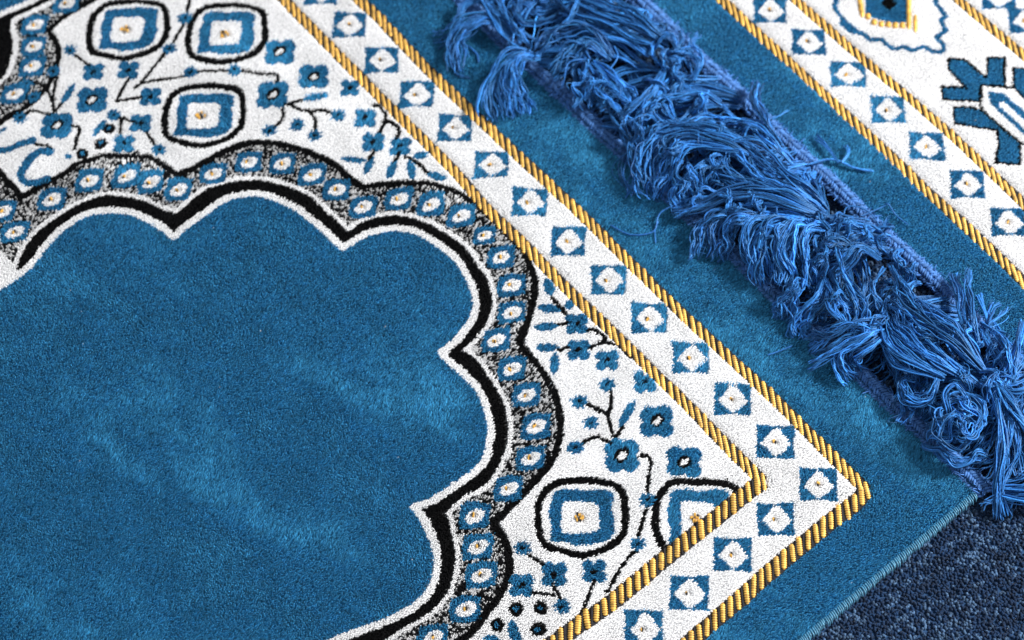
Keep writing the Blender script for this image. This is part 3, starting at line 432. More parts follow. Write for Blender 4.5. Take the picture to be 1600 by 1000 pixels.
# owner rug, yarns, widths (mm), waviness, course of the tassel (mm)
TASSELS = [
(0,58,(1.9,12.8,30.2),1,[(272,-61,7.0),(276,-52,12.0),(275,-43,9.0),(268,-34,4.0),(254,-27,1.5)]),
(0,30,(3.1,10.8,8.5),1,[(291,-58,7.0),(307,-56,10.0),(311,-43,9.0),(309,-32,5.0),(295,-25,1.5)]),
(0,6,(2.3,3.1,10.1),1,[(315,-67,8.0),(324,-54,8.0),(320,-45,5.0),(318,-35,2.0),(321,-26,1.2)]),
(0,16,(3.9,7.7,8.5),1,[(332,-67,6.0),(316,-59,12.0),(298,-57,12.0),(281,-60,8.0)]),
(0,10,(3.1,5.4,3.9),1,[(323,-72,10.0),(304,-64,13.0),(291,-61,12.0),(279,-63,8.0)]),
(0,22,(7.7,11.5,7.7),1,[(290,-93,6.0),(291,-80,5.0),(297,-74,5.0),(308,-73,5.0)]),
(1,6,(1.9,2.3,3.9),1,[(287,-102,17.0),(278,-91,18.0),(275,-80,15.0),(281,-69,12.0)]),
(1,32,(3.0,17.5,19.0),1.6,[(245,-88,9.0),(260,-84,16.0),(264,-72,15.0),(267,-57,10.0)]),
(0,14,(3.0,6.0,8.3),1,[(260,-78,7.0),(251,-67,13.0),(243,-62,10.0),(232,-54,7.0)]),
(0,16,(3.0,8.2,6.0),1,[(259,-77,8.0),(238,-70,13.0),(224,-69,12.0),(206,-66,8.0)]),
(0,20,(3.0,9.7,7.5),1,[(251,-79,9.0),(233,-77,15.0),(220,-75,14.0),(208,-74,10.0)]),
(1,44,(6.1,16.8,19.1),1,[(230,-114,12.0),(246,-108,18.0),(269,-101,18.0),(299,-96,14.0)]),
(1,30,(5.3,9.9,9.1),1,[(232,-104,10.0),(247,-100,12.0),(265,-93,12.0),(285,-89,9.0)]),
(1,18,(3.8,7.5,7.5),1,[(230,-98,6.0),(242,-93,9.0),(256,-90,9.0),(272,-88,8.0)]),
(1,7,(2.3,3.4,4.5),1,[(222,-102,10.0),(230,-104,16.0),(245,-119,10.0)]),
(1,8,(2.3,3.8,5.3),1,[(213,-106,10.0),(222,-109,16.0),(226,-121,14.0),(237,-130,9.0)]),
(1,9,(2.3,3.8,5.3),1,[(206,-110,10.0),(211,-118,15.0),(222,-123,13.0),(228,-136,8.0)]),
(1,9,(2.2,4.5,3.7),1,[(196,-103,10.0),(209,-102,14.0),(219,-107,14.0),(224,-119,11.0)]),
(1,18,(3.0,5.9,9.6),1,[(184,-110,11.0),(196,-103,16.0),(203,-91,16.0),(201,-81,13.0),(188,-82,10.0)]),
(1,22,(3.0,8.9,9.7),1,[(222,-104,11.0),(214,-88,17.0),(210,-73,15.0),(209,-64,11.0)]),
(1,18,(3.0,8.1,17.0),1,[(214,-102,10.0),(206,-85,16.0),(201,-77,12.0),(197,-69,8.0)]),
(0,14,(3.0,5.9,5.2),1,[(239,-78,8.0),(219,-77,12.0),(210,-63,10.0),(196,-57,9.0),(186,-61,8.0)]),
(0,12,(2.9,4.4,5.1),1,[(235,-72,6.0),(213,-63,9.0),(199,-59,8.0),(187,-59,7.0)]),
(1,24,(2.9,8.8,10.2),0.6,[(145,-115,10.0),(159,-113,18.0),(174,-119,15.0),(188,-133,7.0)]),
(1,18,(2.9,6.5,8.0),1,[(135,-113,10.0),(151,-111,17.0),(168,-110,16.0),(181,-103,13.0)]),
(1,16,(2.9,8.1,10.3),1,[(160,-110,9.0),(176,-102,12.0),(184,-90,12.0),(188,-76,10.0)]),
(1,36,(4.4,12.4,18.9),1.9,[(147,-102,12.0),(166,-93,18.0),(183,-82,17.0),(191,-70,12.0),(186,-57,7.0),(173,-47,2.0)]),
(1,28,(3.6,9.4,14.5),1.9,[(142,-101,12.0),(159,-91,17.0),(174,-78,16.0),(178,-67,12.0),(176,-55,7.0),(166,-48,2.0)]),
(1,30,(2.9,15.7,10.7),1.9,[(103,-105,10.0),(122,-100,18.0),(143,-96,17.0),(159,-91,14.0),(160,-80,9.0)]),
(1,26,(2.8,10.7,10.0),1.9,[(101,-104,10.0),(119,-96,17.0),(136,-87,16.0),(154,-84,13.0),(163,-84,10.0)]),
(1,32,(2.1,12.7,5.7),0.6,[(98,-103,11.0),(112,-92,18.0),(128,-84,17.0),(140,-71,14.0),(147,-60,9.0),(154,-47,5.0)]),
(1,24,(2.1,8.5,8.5),1,[(97,-102,10.0),(107,-90,16.0),(123,-79,15.0),(137,-66,10.0)]),
(1,16,(2.9,6.5,8.6),1,[(152,-85,10.0),(160,-79,15.0),(162,-69,14.0),(156,-61,8.0)]),
(1,16,(7.2,9.3,12.2),1,[(164,-72,9.0),(164,-62,9.0),(160,-55,6.0),(154,-53,2.0)]),
(1,12,(3.6,6.4,7.8),1,[(147,-72,10.0),(152,-63,12.0),(147,-58,4.0)]),
(1,26,(3.5,12.0,14.1),1.4,[(117,-78,12.0),(125,-66,17.0),(126,-57,12.0),(120,-47,3.0)]),
(1,18,(3.5,9.2,12.0),1.4,[(127,-70,10.0),(134,-59,13.0),(133,-51,8.0),(124,-47,2.0)]),
(1,28,(4.2,12.6,12.6),1,[(111,-83,12.0),(117,-70,18.0),(111,-60,13.0),(99,-58,3.0)]),
(1,30,(4.2,12.6,12.6),1,[(105,-88,12.0),(110,-76,18.0),(104,-65,14.0),(93,-58,4.0)]),
(1,30,(4.2,11.9,12.6),1,[(99,-93,12.0),(104,-82,18.0),(96,-70,15.0),(84,-64,7.0)]),
(1,18,(3.5,8.4,7.7),1,[(91,-99,12.0),(97,-87,18.0),(87,-77,16.0),(74,-71,9.0)]),
(1,24,(3.5,9.1,10.4),1,[(70,-100,12.0),(83,-93,18.0),(88,-85,17.0),(82,-76,13.0)]),
(1,28,(3.5,9.7,7.6),0.5,[(64,-104,12.0),(72,-97,19.0),(72,-88,18.0),(74,-79,14.0)]),
(1,9,(2.8,3.5,5.5),0.5,[(87,-92,17.0),(73,-83,21.0),(60,-79,18.0),(48,-75,12.0)]),
(1,28,(7.5,11.6,15.7),1.3,[(85,-67,9.0),(79,-58,8.0),(75,-48,2.0)]),
(1,24,(4.8,9.5,11.6),1,[(76,-77,12.0),(71,-65,12.0),(69,-52,6.0),(64,-46,2.0)]),
(1,18,(3.4,6.8,6.1),1,[(71,-77,12.0),(59,-65,16.0),(50,-63,15.0),(52,-54,10.0),(55,-46,3.0)]),
(1,28,(2.4,10.1,18.8),1,[(35,-81,12.0),(40,-67,18.0),(46,-53,13.0),(54,-45,2.0)]),
(1,28,(2.3,11.4,14.7),1,[(33,-79,12.0),(35,-65,18.0),(37,-54,10.0),(28,-53,2.0)]),
(1,20,(4.8,8.9,10.2),1,[(73,-87,14.0),(58,-79,17.0),(48,-74,15.0),(42,-71,10.0)]),
(1,18,(4.8,8.2,8.9),1,[(78,-80,13.0),(60,-72,16.0),(46,-71,14.0)]),
(1,12,(2.7,4.1,4.8),1,[(61,-102,13.0),(57,-89,17.0),(46,-83,16.0),(38,-80,12.0)]),
(1,22,(4.8,8.9,8.9),1,[(61,-106,12.0),(47,-97,18.0),(36,-93,17.0),(25,-96,14.0)]),
(1,16,(2.7,5.5,6.8),1,[(43,-111,10.0),(44,-103,15.0),(43,-90,16.0),(40,-79,14.0)]),
(1,40,(2.7,16.7,14.7),1.1,[(-16,-96,12.0),(5,-94,20.0),(28,-92,20.0),(46,-91,15.0)]),
(1,30,(2.7,11.3,11.3),1.1,[(-17,-90,12.0),(4,-83,19.0),(25,-83,19.0),(43,-90,15.0)]),
(1,32,(5.3,14.0,6.6),0.6,[(-3,-80,15.0),(13,-74,18.0),(27,-74,16.0),(38,-82,12.0)]),
(1,26,(6.0,12.0,12.0),1,[(33,-80,9.0),(22,-73,7.0),(11,-71,5.0),(-5,-63,4.0)]),
(0,18,(3.3,6.6,4.6),1,[(4,-81,14.0),(-3,-73,15.0),(-5,-65,13.0),(2,-60,11.0),(10,-64,10.0),(8,-70,11.0)]),
(0,10,(2.6,4.6,5.9),1,[(-1,-62,9.0),(-0,-57,6.0),(-5,-54,2.0)]),
(0,14,(4.6,7.8,7.8),1,[(-3,-68,9.0),(-13,-67,8.0),(-25,-59,5.0)]),
(0,9,(3.2,8.4,5.8),2.2,[(-27,-80,5.0),(-30,-66,10.0),(-24,-63,12.0),(-15,-71,11.0)]),
(0,9,(3.2,8.4,5.8),2.2,[(-30,-73,6.1),(-27,-61,11.0),(-20,-65,13.0),(-17,-75,12.0)]),
(0,9,(3.2,8.4,5.8),2.2,[(-29,-66,7.2),(-22,-61,12.0),(-18,-70,14.0),(-21,-76,13.0)]),
(0,9,(3.2,8.4,5.8),2.2,[(-25,-62,8.3),(-17,-64,13.0),(-20,-74,15.0),(-26,-74,14.0)]),
(0,9,(3.3,8.5,5.9),2.2,[(-19,-62,9.4),(-14,-70,14.0),(-24,-75,16.0),(-30,-70,15.0)]),
(0,9,(3.3,8.5,5.9),2.2,[(-14,-67,10.5),(-16,-75,15.0),(-29,-73,17.0),(-30,-64,16.0)]),
(0,9,(3.3,8.5,5.9),2.2,[(-13,-73,11.6),(-21,-77,16.0),(-32,-68,18.0),(-27,-60,17.0)]),
(0,9,(3.2,8.4,5.8),2.2,[(-17,-78,12.7),(-28,-74,17.0),(-33,-62,19.0),(-23,-60,18.0)]),
(0,9,(3.2,8.4,5.8),2.2,[(-23,-79,13.8),(-32,-68,18.0),(-31,-58,20.0),(-19,-62,19.0)]),
(0,9,(2.0,2.9,2.6),0.5,[(-18,-66,14.0),(-11,-70,20.0),(-11,-77,21.0),(-19,-76,20.0),(-20,-69,17.0)]),
(0,22,(5.1,9.6,6.4),1,[(-17,-52,3.0),(-26,-54,7.0),(-37,-58,8.0),(-40,-70,7.0)]),
(1,26,(2.6,5.2,8.5),0.5,[(-19,-93,14.0),(-32,-85,16.0),(-44,-76,13.0),(-54,-64,8.0),(-69,-53,-2.0)]),
(1,22,(3.9,6.5,9.8),0.6,[(-14,-98,14.0),(-30,-92,17.0),(-44,-90,14.0),(-66,-91,6.0)]),
(1,18,(3.3,6.5,6.5),1,[(-21,-95,13.0),(-35,-91,13.0),(-50,-80,9.0),(-59,-65,3.0)]),
(1,26,(3.4,8.8,10.8),0.6,[(-1,-104,14.0),(12,-111,16.0),(25,-122,12.0),(36,-133,7.0)]),
(1,14,(2.7,4.7,8.7),0.6,[(-21,-103,14.0),(-5,-107,16.0),(6,-116,13.0),(12,-135,6.0)]),
(1,16,(3.3,6.7,4.7),1,[(8,-117,12.0),(-9,-114,17.0),(-25,-105,17.0),(-22,-95,15.0)]),
(1,22,(4.0,8.7,8.7),1,[(-4,-133,10.0),(-15,-116,16.0),(-23,-101,16.0),(-22,-92,13.0)]),
(1,16,(3.3,5.9,5.9),1,[(-26,-121,10.0),(-29,-102,16.0),(-21,-96,17.0),(-14,-95,16.0)]),
(1,14,(2.6,5.2,5.8),1,[(-32,-110,12.0),(-40,-92,12.0),(-52,-84,8.0),(-57,-75,2.0)]),
(1,8,(1.9,2.5,3.8),1,[(-72,-81,2.0),(-68,-69,0.0),(-67,-56,-3.0)]),
(0,5,(1.3,1.6,3.2),1,[(-50,-81,8.0),(-59,-60,5.0),(-57,-48,1.5)]),
(1,2,(0.4,0.4,0.4),0.2,[(154,-65,6.0),(160,-46,3.0),(155,-36,1.0),(161,-26,0.8),(172,-22,0.8)]),
(1,1,(0.4,0.4,0.4),0.2,[(158,-42,1.0),(155,-37,0.8),(149,-32,0.8)]),
(1,5,(0.7,1.1,1.8),0.4,[(132,-121,4.0),(127,-133,3.0),(116,-139,1.5),(108,-145,1.0)]),
(1,6,(0.7,1.4,4.3),0.3,[(123,-134,3.0),(132,-136,3.0),(144,-137,2.5)]),
(1,4,(0.7,1.4,2.9),0.5,[(122,-135,3.0),(124,-142,3.0),(129,-146,2.0)]),
(1,3,(0.7,0.7,1.5),0.2,[(165,-127,3.0),(164,-133,3.0),(164,-139,2.0)]),
(1,1,(0.4,0.4,0.4),0.1,[(92,-117,5.0),(89,-131,4.0),(88,-134,5.0),(82,-134,2.0),(74,-135,1.0)]),
(1,2,(0.4,0.7,0.4),0.3,[(91,-106,6.0),(98,-114,10.0),(90,-121,9.0),(75,-120,5.0)]),
(1,7,(1.4,4.9,3.5),1.5,[(80,-108,8.0),(78,-116,9.0),(76,-125,7.0),(83,-126,4.0)]),
(1,6,(1.3,2.0,7.4),0.3,[(1,-116,10.0),(9,-121,10.0),(20,-129,5.0),(22,-130,4.0)]),
(1,2,(0.3,0.3,0.3),0.2,[(4,-118,8.0),(-3,-123,7.0),(-5,-119,5.0)]),
(1,2,(0.3,0.3,0.3),0.2,[(61,-42,3.0),(64,-35,1.0),(66,-30,0.8)]),
(1,1,(0.4,0.4,0.4),0.1,[(247,-91,15.0),(241,-88,14.0),(238,-78,12.0)]),
(0,3,(0.4,1.5,3.0),0.6,[(307,-40,1.0),(298,-40,1.0),(293,-37,0.8)]),
(0,3,(0.4,1.5,3.0),0.6,[(310,-30,1.0),(296,-23,1.0),(288,-27,0.8)]),
]
# ---------------------------------------------------------------- materials
def mat(name, base=None, rough=.9, attr=None, metal=0, sheen=0, sheen_tint=(1, 1, 1, 1), noise=None, bump=None, spec=.3):
    m = bpy.data.materials.new(name); m.use_nodes = True
    nt = m.node_tree; b = nt.nodes['Principled BSDF']
    b.inputs['Roughness'].default_value = rough; b.inputs['Metallic'].default_value = metal
    b.inputs['Sheen Weight'].default_value = sheen; b.inputs['Sheen Tint'].default_value = sheen_tint
    b.inputs['Sheen Roughness'].default_value = .4
    b.inputs['Specular IOR Level'].default_value = spec
    tc = nt.nodes.new('ShaderNodeTexCoord')
    if attr:
        a = nt.nodes.new('ShaderNodeAttribute'); a.attribute_name = attr; out = a.outputs['Color']
    else:
        r = nt.nodes.new('ShaderNodeRGB'); r.outputs[0].default_value = (*base, 1); out = r.outputs[0]
    if noise:
        scale, lo, hi = noise
        n = nt.nodes.new('ShaderNodeTexNoise'); n.inputs['Scale'].default_value = scale; n.inputs['Detail'].default_value = 3
        nt.links.new(tc.outputs['Object'], n.inputs['Vector'])
        mr = nt.nodes.new('ShaderNodeMapRange'); mr.inputs[1].default_value = .3; mr.inputs[2].default_value = .7
        mr.inputs[3].default_value = lo; mr.inputs[4].default_value = hi
        nt.links.new(n.outputs[0], mr.inputs[0])
        mx = nt.nodes.new('ShaderNodeVectorMath'); mx.operation = 'SCALE'
        nt.links.new(out, mx.inputs[0]); nt.links.new(mr.outputs[0], mx.inputs['Scale']); out = mx.outputs[0]
    nt.links.new(out, b.inputs['Base Color'])
    if bump:
        n = nt.nodes.new('ShaderNodeTexNoise'); n.inputs['Scale'].default_value = bump[0]
        nt.links.new(tc.outputs['Object'], n.inputs['Vector'])
        bp = nt.nodes.new('ShaderNodeBump'); bp.inputs['Strength'].default_value = bump[1]; bp.inputs['Distance'].default_value = .0003
        nt.links.new(n.outputs[0], bp.inputs['Height']); nt.links.new(bp.outputs[0], b.inputs['Normal'])
    return m
M_pile = mat('velvet_pile', attr='Col', rough=.75, sheen=.02, noise=(45, .93, 1.07), spec=.14)
M_gold = mat('gold_lurex', attr='Col', rough=.48, metal=.35, noise=(420, .55, 1.2), spec=.6)
M_black = mat('black_thread', (.012, .011, .014), rough=.8, noise=(900, .5, 1.6))
M_fringe = mat('rayon_fringe', attr='Col', rough=.38, sheen=.05, noise=(1200, .75, 1.25), spec=.4)
M_fringe.node_tree.nodes['Principled BSDF'].inputs['Specular Tint'].default_value = (.35, .62, 1, 1)
M_cord = mat('heading_yarn', attr='Col', rough=.7, noise=(900, .75, 1.25), spec=.3)
M_stitch = mat('overlock_thread', (.085, .26, .40), rough=.45, noise=(800, .8, 1.25), spec=.5)
M_back = mat('jute_backing', (.02, .07, .13), rough=.95, noise=(700, .6, 1.4))
M_floor = mat('loop_carpet', attr='Col', rough=.85, noise=(60, .9, 1.1), sheen=.1)
# ---------------------------------------------------------------- helpers
def xy(a): return np.array(a, float).reshape(-1, 2)/10.
def link(name, verts, faces, mats, parent=None, cols=None, midx=None, smooth=True):
    """verts Nx3 in mm, faces: int array (F,k) or list of such arrays"""
    me = bpy.data.meshes.new(name)
    fl = faces if isinstance(faces, list) else [faces]
    loops = np.concatenate([f.ravel() for f in fl]).astype(np.int32)
    sizes = np.concatenate([np.full(len(f), f.shape[1]) for f in fl]).astype(np.int32)
    starts = np.concatenate([[0], np.cumsum(sizes)[:-1]]).astype(np.int32)
    me.vertices.add(len(verts)); me.vertices.foreach_set('co', (np.asarray(verts)*MM).astype(np.float32).ravel())
    me.loops.add(len(loops)); me.loops.foreach_set('vertex_index', loops)
    me.polygons.add(len(sizes)); me.polygons.foreach_set('loop_start', starts); me.polygons.foreach_set('loop_total', sizes)
    for m in mats: me.materials.append(m)
    if midx is not None: me.polygons.foreach_set('material_index', np.asarray(midx, np.int32))
    me.polygons.foreach_set('use_smooth', np.full(len(sizes), smooth))
    if cols is not None:
        a = me.color_attributes.new('Col', 'FLOAT_COLOR', 'POINT')
        c = np.ones((len(verts), 4), np.float32); c[:, :3] = cols
        a.data.foreach_set('color', c.ravel())
    me.update(calc_edges=True); me.validate()
    o = bpy.data.objects.new(name, me); sc.collection.objects.link(o)
    if parent is not None: o.parent = parent
    return o
def tubes(paths, radii, sides=6, twist=0., flat=1., phase=None):
    """paths (N,K,3), radii (N,K); elliptical section turning along the yarn = ply"""
    N, K, _ = paths.shape
    tan = np.gradient(paths, axis=1); tan /= np.linalg.norm(tan, axis=2, keepdims=True)+1e-9
    ref = np.zeros_like(tan); ref[..., 2] = 1
    bad = np.abs(tan[..., 2]) > .95; ref[bad] = (1, 0, 0)
    u = np.cross(tan, ref); u /= np.linalg.norm(u, axis=2, keepdims=True)+1e-9
    v = np.cross(tan, u)
    d = np.linalg.norm(np.diff(paths, axis=1), axis=2); s = np.concatenate([np.zeros((N, 1)), np.cumsum(d, axis=1)], axis=1)
    ph = twist*s + (0 if phase is None else phase[:, None])
    vs = np.empty((N, K, sides, 3))
    for k in range(sides):
        a = 2*np.pi*k/sides
        r = radii*np.sqrt(np.cos(a-ph)**2 + (flat*np.sin(a-ph))**2)
        vs[:, :, k] = paths + u*(r*np.cos(a))[..., None] + v*(r*np.sin(a))[..., None]
    base = (np.arange(N)*K*sides)[:, None, None] + (np.arange(K-1)*sides)[None, :, None]
    k0 = np.arange(sides)[None, None, :]; k1 = (k0+1) % sides
    f = np.stack([base+k0, base+k1, base+sides+k1, base+sides+k0], axis=-1).reshape(-1, 4)
    return vs.reshape(-1, 3), f
def cat(parts):
    V = []; F = []; n = 0
    for v, f in parts:
        V.append(v); F.append(f+n); n += len(v)
    return np.concatenate(V), np.concatenate(F)
def hash2(ix, iy, k=0):
    h = (ix.astype(np.int64)*73856093) ^ (iy.astype(np.int64)*19349663) ^ (k*83492791)
    h = (h ^ (h >> 13))*1274126177 & 0x7fffffff
    h = (h ^ (h >> 15))*2246822519 & 0x7fffffff
    return (h ^ (h >> 12)) % 65536/65536.
def vnoise(p, s, k=0):
    q = p/s; i = np.floor(q).astype(np.int64); f = q-i; f = f*f*(3-2*f)
    a = hash2(i[:, 0], i[:, 1], k); b = hash2(i[:, 0]+1, i[:, 1], k)
    c = hash2(i[:, 0], i[:, 1]+1, k); d = hash2(i[:, 0]+1, i[:, 1]+1, k)
    return (a*(1-f[:, 0])+b*f[:, 0])*(1-f[:, 1]) + (c*(1-f[:, 0])+d*f[:, 0])*f[:, 1]
def inside(p, poly):
    r = np.zeros(len(p), bool); x, y = p[:, 0], p[:, 1]; n = len(poly)
    for i in range(n):
        x1, y1 = poly[i]; x2, y2 = poly[(i+1) % n]
        if y1 == y2: continue
        c = ((y1 > y) != (y2 > y))
        r[c] ^= (x[c] < (x2-x1)*(y[c]-y1)/(y2-y1)+x1)
    return r
def near(p, line, half):
    m = np.full(len(p), 1e9)
    for a, b in zip(line[:-1], line[1:]):
        d = b-a; L = d@d+1e-9; tt = np.clip(((p-a)@d)/L, 0, 1)
        m = np.minimum(m, ((p-a-tt[:, None]*d)**2).sum(1))
    return m < half*half
CODE = {'W': 0, 'B': 1, 'K': 2, 'M': 3}
def weave(p, pattern):
    """which yarn surfaces at each knot of the rug: 0 white 1 blue 2 black 3 black-and-white mixture"""
    cls = np.zeros(len(p), np.int8)
    for kind, col, wd, pts in pattern:
        if kind == 't':
            kind, col, wd, sh = TEMPLATES[col]; pts = xy(sh)+xy(pts)
        else: pts = xy(pts)
        half = wd/2; lo = pts.min(0)-half; hi = pts.max(0)+half
        idx = np.nonzero(((p > lo) & (p < hi)).all(1))[0]
        if not len(idx): continue
        q = p[idx]; m = inside(q, pts) if kind == 'f' else near(q, pts, half)
        cls[idx[m]] = CODE[col]
    return cls
def band_dist(p, bands):
    """signed margin to the woven gold bands (mm, negative inside)"""
    r = np.full(len(p), 1e9)
    for band in bands:
        for wd, pts in band:
            pts = xy(pts); lo = pts.min(0)-wd-3; hi = pts.max(0)+wd+3
            idx = np.nonzero(((p > lo) & (p < hi)).all(1))[0]; q = p[idx]
            if not len(idx): continue
            m = np.full(len(q), 1e9)
            for k, (a, b) in enumerate(zip(pts[:-1], pts[1:])):
                d = b-a; L = d@d+1e-9; t0 = ((q-a)@d)/L; tt = np.clip(t0, 0, 1)
                over = ((k == 0) & (t0 < 0)) | ((k == len(pts)-2) & (t0 > 1))
                m = np.minimum(m, (np.sqrt(((q-a-tt[:, None]*d)**2).sum(1))+over*1.7)**2)
            r[idx] = np.minimum(r[idx], np.sqrt(m)-wd/2)
    return r
GOLDC = (.72, .40, .075)
BLUE = np.array((.029, .200, .385)); WHITE = np.array((.89, .885, .895)); BLACK = np.array((.003, .003, .004))
def yarn_colours(p, cls, blue):
    c = np.empty((len(p), 3)); c[:] = WHITE
    b = cls == 1; c[b] = blue
    k = cls == 2; c[k] = BLACK
    m = cls == 3
    if m.any():
        q = p[m]; i = np.floor((q@np.array([[.8, -.6], [.6, .8]]))/np.array([.82, .92]))
        c[m] = np.where((hash2(i[:, 0], i[:, 1], 9) < .54)[:, None], BLACK*1.6, WHITE*.85)
    return c
def make_pile(name, parent, region, keep, pattern, bands, kn, blue, pitch=.72, full=None):
    x0, x1, y0, y1 = region
    nx = int((x1-x0)/pitch); ny = int((y1-y0)/(pitch*.87))
    gx, gy = np.meshgrid(np.arange(nx), np.arange(ny), indexing='ij')
    p = np.stack([x0+(gx+.5*(gy % 2))*pitch, y0+gy*pitch*.87], -1).reshape(-1, 2)
    p += rng.normal(0, .16, p.shape)
    p = p[keep(p)]
    bd = band_dist(p, bands); p = p[bd > .0]; bd = bd[bd > 0]
    hole = np.full(len(p), 9.)
    for kx, ky, ks in kn:
        i = np.nonzero((abs(p-np.array((kx/10, ky/10))) < 4).all(1))[0]
        hole[i] = np.minimum(hole[i], np.hypot(*(p[i]-np.array((kx/10, ky/10))).T)-(2.3 if ks > 1.5 else 1.3*ks**.6))
    s = hole > 0; p, bd, hole = p[s], bd[s], hole[s]
    # neighbouring knots wander a little, so that a drawn edge comes out ragged
    ci = np.floor(p@np.array([[.77, -.64], [.64, .77]])/np.array([.9, 1.35]))
    jag = np.stack([hash2(ci[:, 0], ci[:, 1], 1)-.5, hash2(ci[:, 0], ci[:, 1], 2)-.5], -1)*.42
    wrp = np.stack([vnoise(p, 13, 61), vnoise(p, 13, 62)], -1)-.5
    wrp = wrp*1.1+(np.stack([vnoise(p, 4.5, 63), vnoise(p, 4.5, 64)], -1)-.5)*.3
    cls = weave(p+wrp+jag+rng.normal(0, .16, p.shape), pattern)
    col = yarn_colours(p, cls, blue)
    n = len(p)
    var = 1+rng.normal(0, 1, n)*np.where(cls == 0, .03, np.where(cls == 1, .26, .1))
    col = np.clip(col*np.clip(var+np.where((cls == 1) & (rng.random(n) < .06), .5, 0), .45, 1.9)[:, None], 0, .95)
    lint = rng.random(n) < .00012; col[lint] = np.where(cls[lint, None] == 0, (.12, .12, .14), (.5, .55, .6))
    # the nap leans one way and swirls where hands and feet have brushed it
    st = p@np.array([[.97, -.24], [.24, .97]])
    e = lambda a, b, k: vnoise(np.stack([st[:, 0]/a, st[:, 1]/b], -1), 1., k)-.5
    nap = (1.1*e(95, 40, 21)+.55*e(34, 13, 22)+.3*e(9, 5, 24)+.3*e(4, 3, 23))*np.where(cls == 0, .5, 1)
    ang = np.radians(215)+nap*2.2; lean = .90+1.55*nap
    h = 1.9+rng.normal(0, 1, n)*np.where(cls == 0, .07, .14)
    edge = np.clip(np.minimum(bd/2.2, np.minimum(hole/1.1, 1)), 0, 1); h = h*(.42+.58*edge**.6)
    tip = p + np.stack([np.cos(ang)*lean, np.sin(ang)*lean], -1)*.95*h[:, None]/1.9 + rng.normal(0, 1, (n, 2))*np.where(cls == 0, .13, .2)[:, None]
    rot = rng.uniform(0, 2.1, n); r = pitch*.72; rt = np.where(cls == 0, .31, .24)
    V = np.empty((n, 6, 3))
    for k in range(3):
        a = rot+k*2*np.pi/3
        V[:, k, 0] = p[:, 0]+r*np.cos(a); V[:, k, 1] = p[:, 1]+r*np.sin(a); V[:, k, 2] = -1.9
        V[:, 3+k, 0] = tip[:, 0]+rt*np.cos(a); V[:, 3+k, 1] = tip[:, 1]+rt*np.sin(a); V[:, 3+k, 2] = -1.9+h
    V = V.reshape(-1, 3); b = (np.arange(n)*6)[:, None]
    quads = np.concatenate([b+np.array([[k, (k+1) % 3, 3+(k+1) % 3, 3+k]]) for k in range(3)])
    tris = b+np.array([[3, 4, 5]])
    C = np.repeat(col, 6, 0)
    # woven ground under the tufts
    g = 1.2; mx = int((x1-x0)/g)+1; my = int((y1-y0)/g)+1
    ax, ay = np.meshgrid(np.linspace(x0, x1, mx), np.linspace(y0, y1, my), indexing='ij')
    q = np.stack([ax, ay], -1).reshape(-1, 2)
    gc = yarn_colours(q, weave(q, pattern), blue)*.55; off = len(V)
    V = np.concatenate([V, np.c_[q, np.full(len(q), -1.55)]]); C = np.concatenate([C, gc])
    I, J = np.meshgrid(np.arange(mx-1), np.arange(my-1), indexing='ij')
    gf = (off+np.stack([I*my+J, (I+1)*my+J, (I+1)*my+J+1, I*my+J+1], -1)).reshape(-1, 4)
    qc = q.reshape(mx, my, 2); cc = (qc[:-1, :-1]+qc[1:, 1:])/2; gf = gf[keep(cc.reshape(-1, 2))]
    # gold knots that show in the middle of each flower
    KV = []; 
    for kx, ky, ks in kn:
        c0 = np.array((kx/10, ky/10))
        if not keep(c0[None])[0]: continue
        nb = 11 if ks > 1.5 else 3
        for j in range(nb):
            a = rng.uniform(0, 6.28); rr = .5 if nb < 4 else 1.9
            c1 = c0+rr*(np.array((math.cos(a), math.sin(a))) if nb < 4 else rng.uniform(-1, 1, 2))
            d = np.array((-.76, .65))*.95+rng.normal(0, .12, 2)
            tt = np.linspace(-1, 1, 6)
            KV.append((np.c_[c1+tt[:, None]*d, -.45+.6*(1-tt**2)], j % 3 == 2))
    paths = np.array([k[0] for k in KV]); rad = .56*np.sqrt(np.clip(1.08-np.linspace(-1, 1, 6)**2, 0, 1))[None].repeat(len(KV), 0)
    kv, kf = tubes(paths, rad, 6); kb = np.repeat([k[1] for k in KV], 5*6)
    off = len(V); V = np.concatenate([V, kv]); C = np.concatenate([C, np.tile(GOLDC, (len(kv), 1))])
    Q = np.concatenate([quads, gf, kf+off])
    mi = np.concatenate([np.zeros(len(quads)+len(gf)), np.where(kb, 2, 1), np.zeros(len(tris))])
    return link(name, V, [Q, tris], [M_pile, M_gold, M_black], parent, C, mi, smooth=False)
SDS = (np.array((-.838, .545)), np.array((-.7613, .6484)))   # lie of the gold floats on the two arms
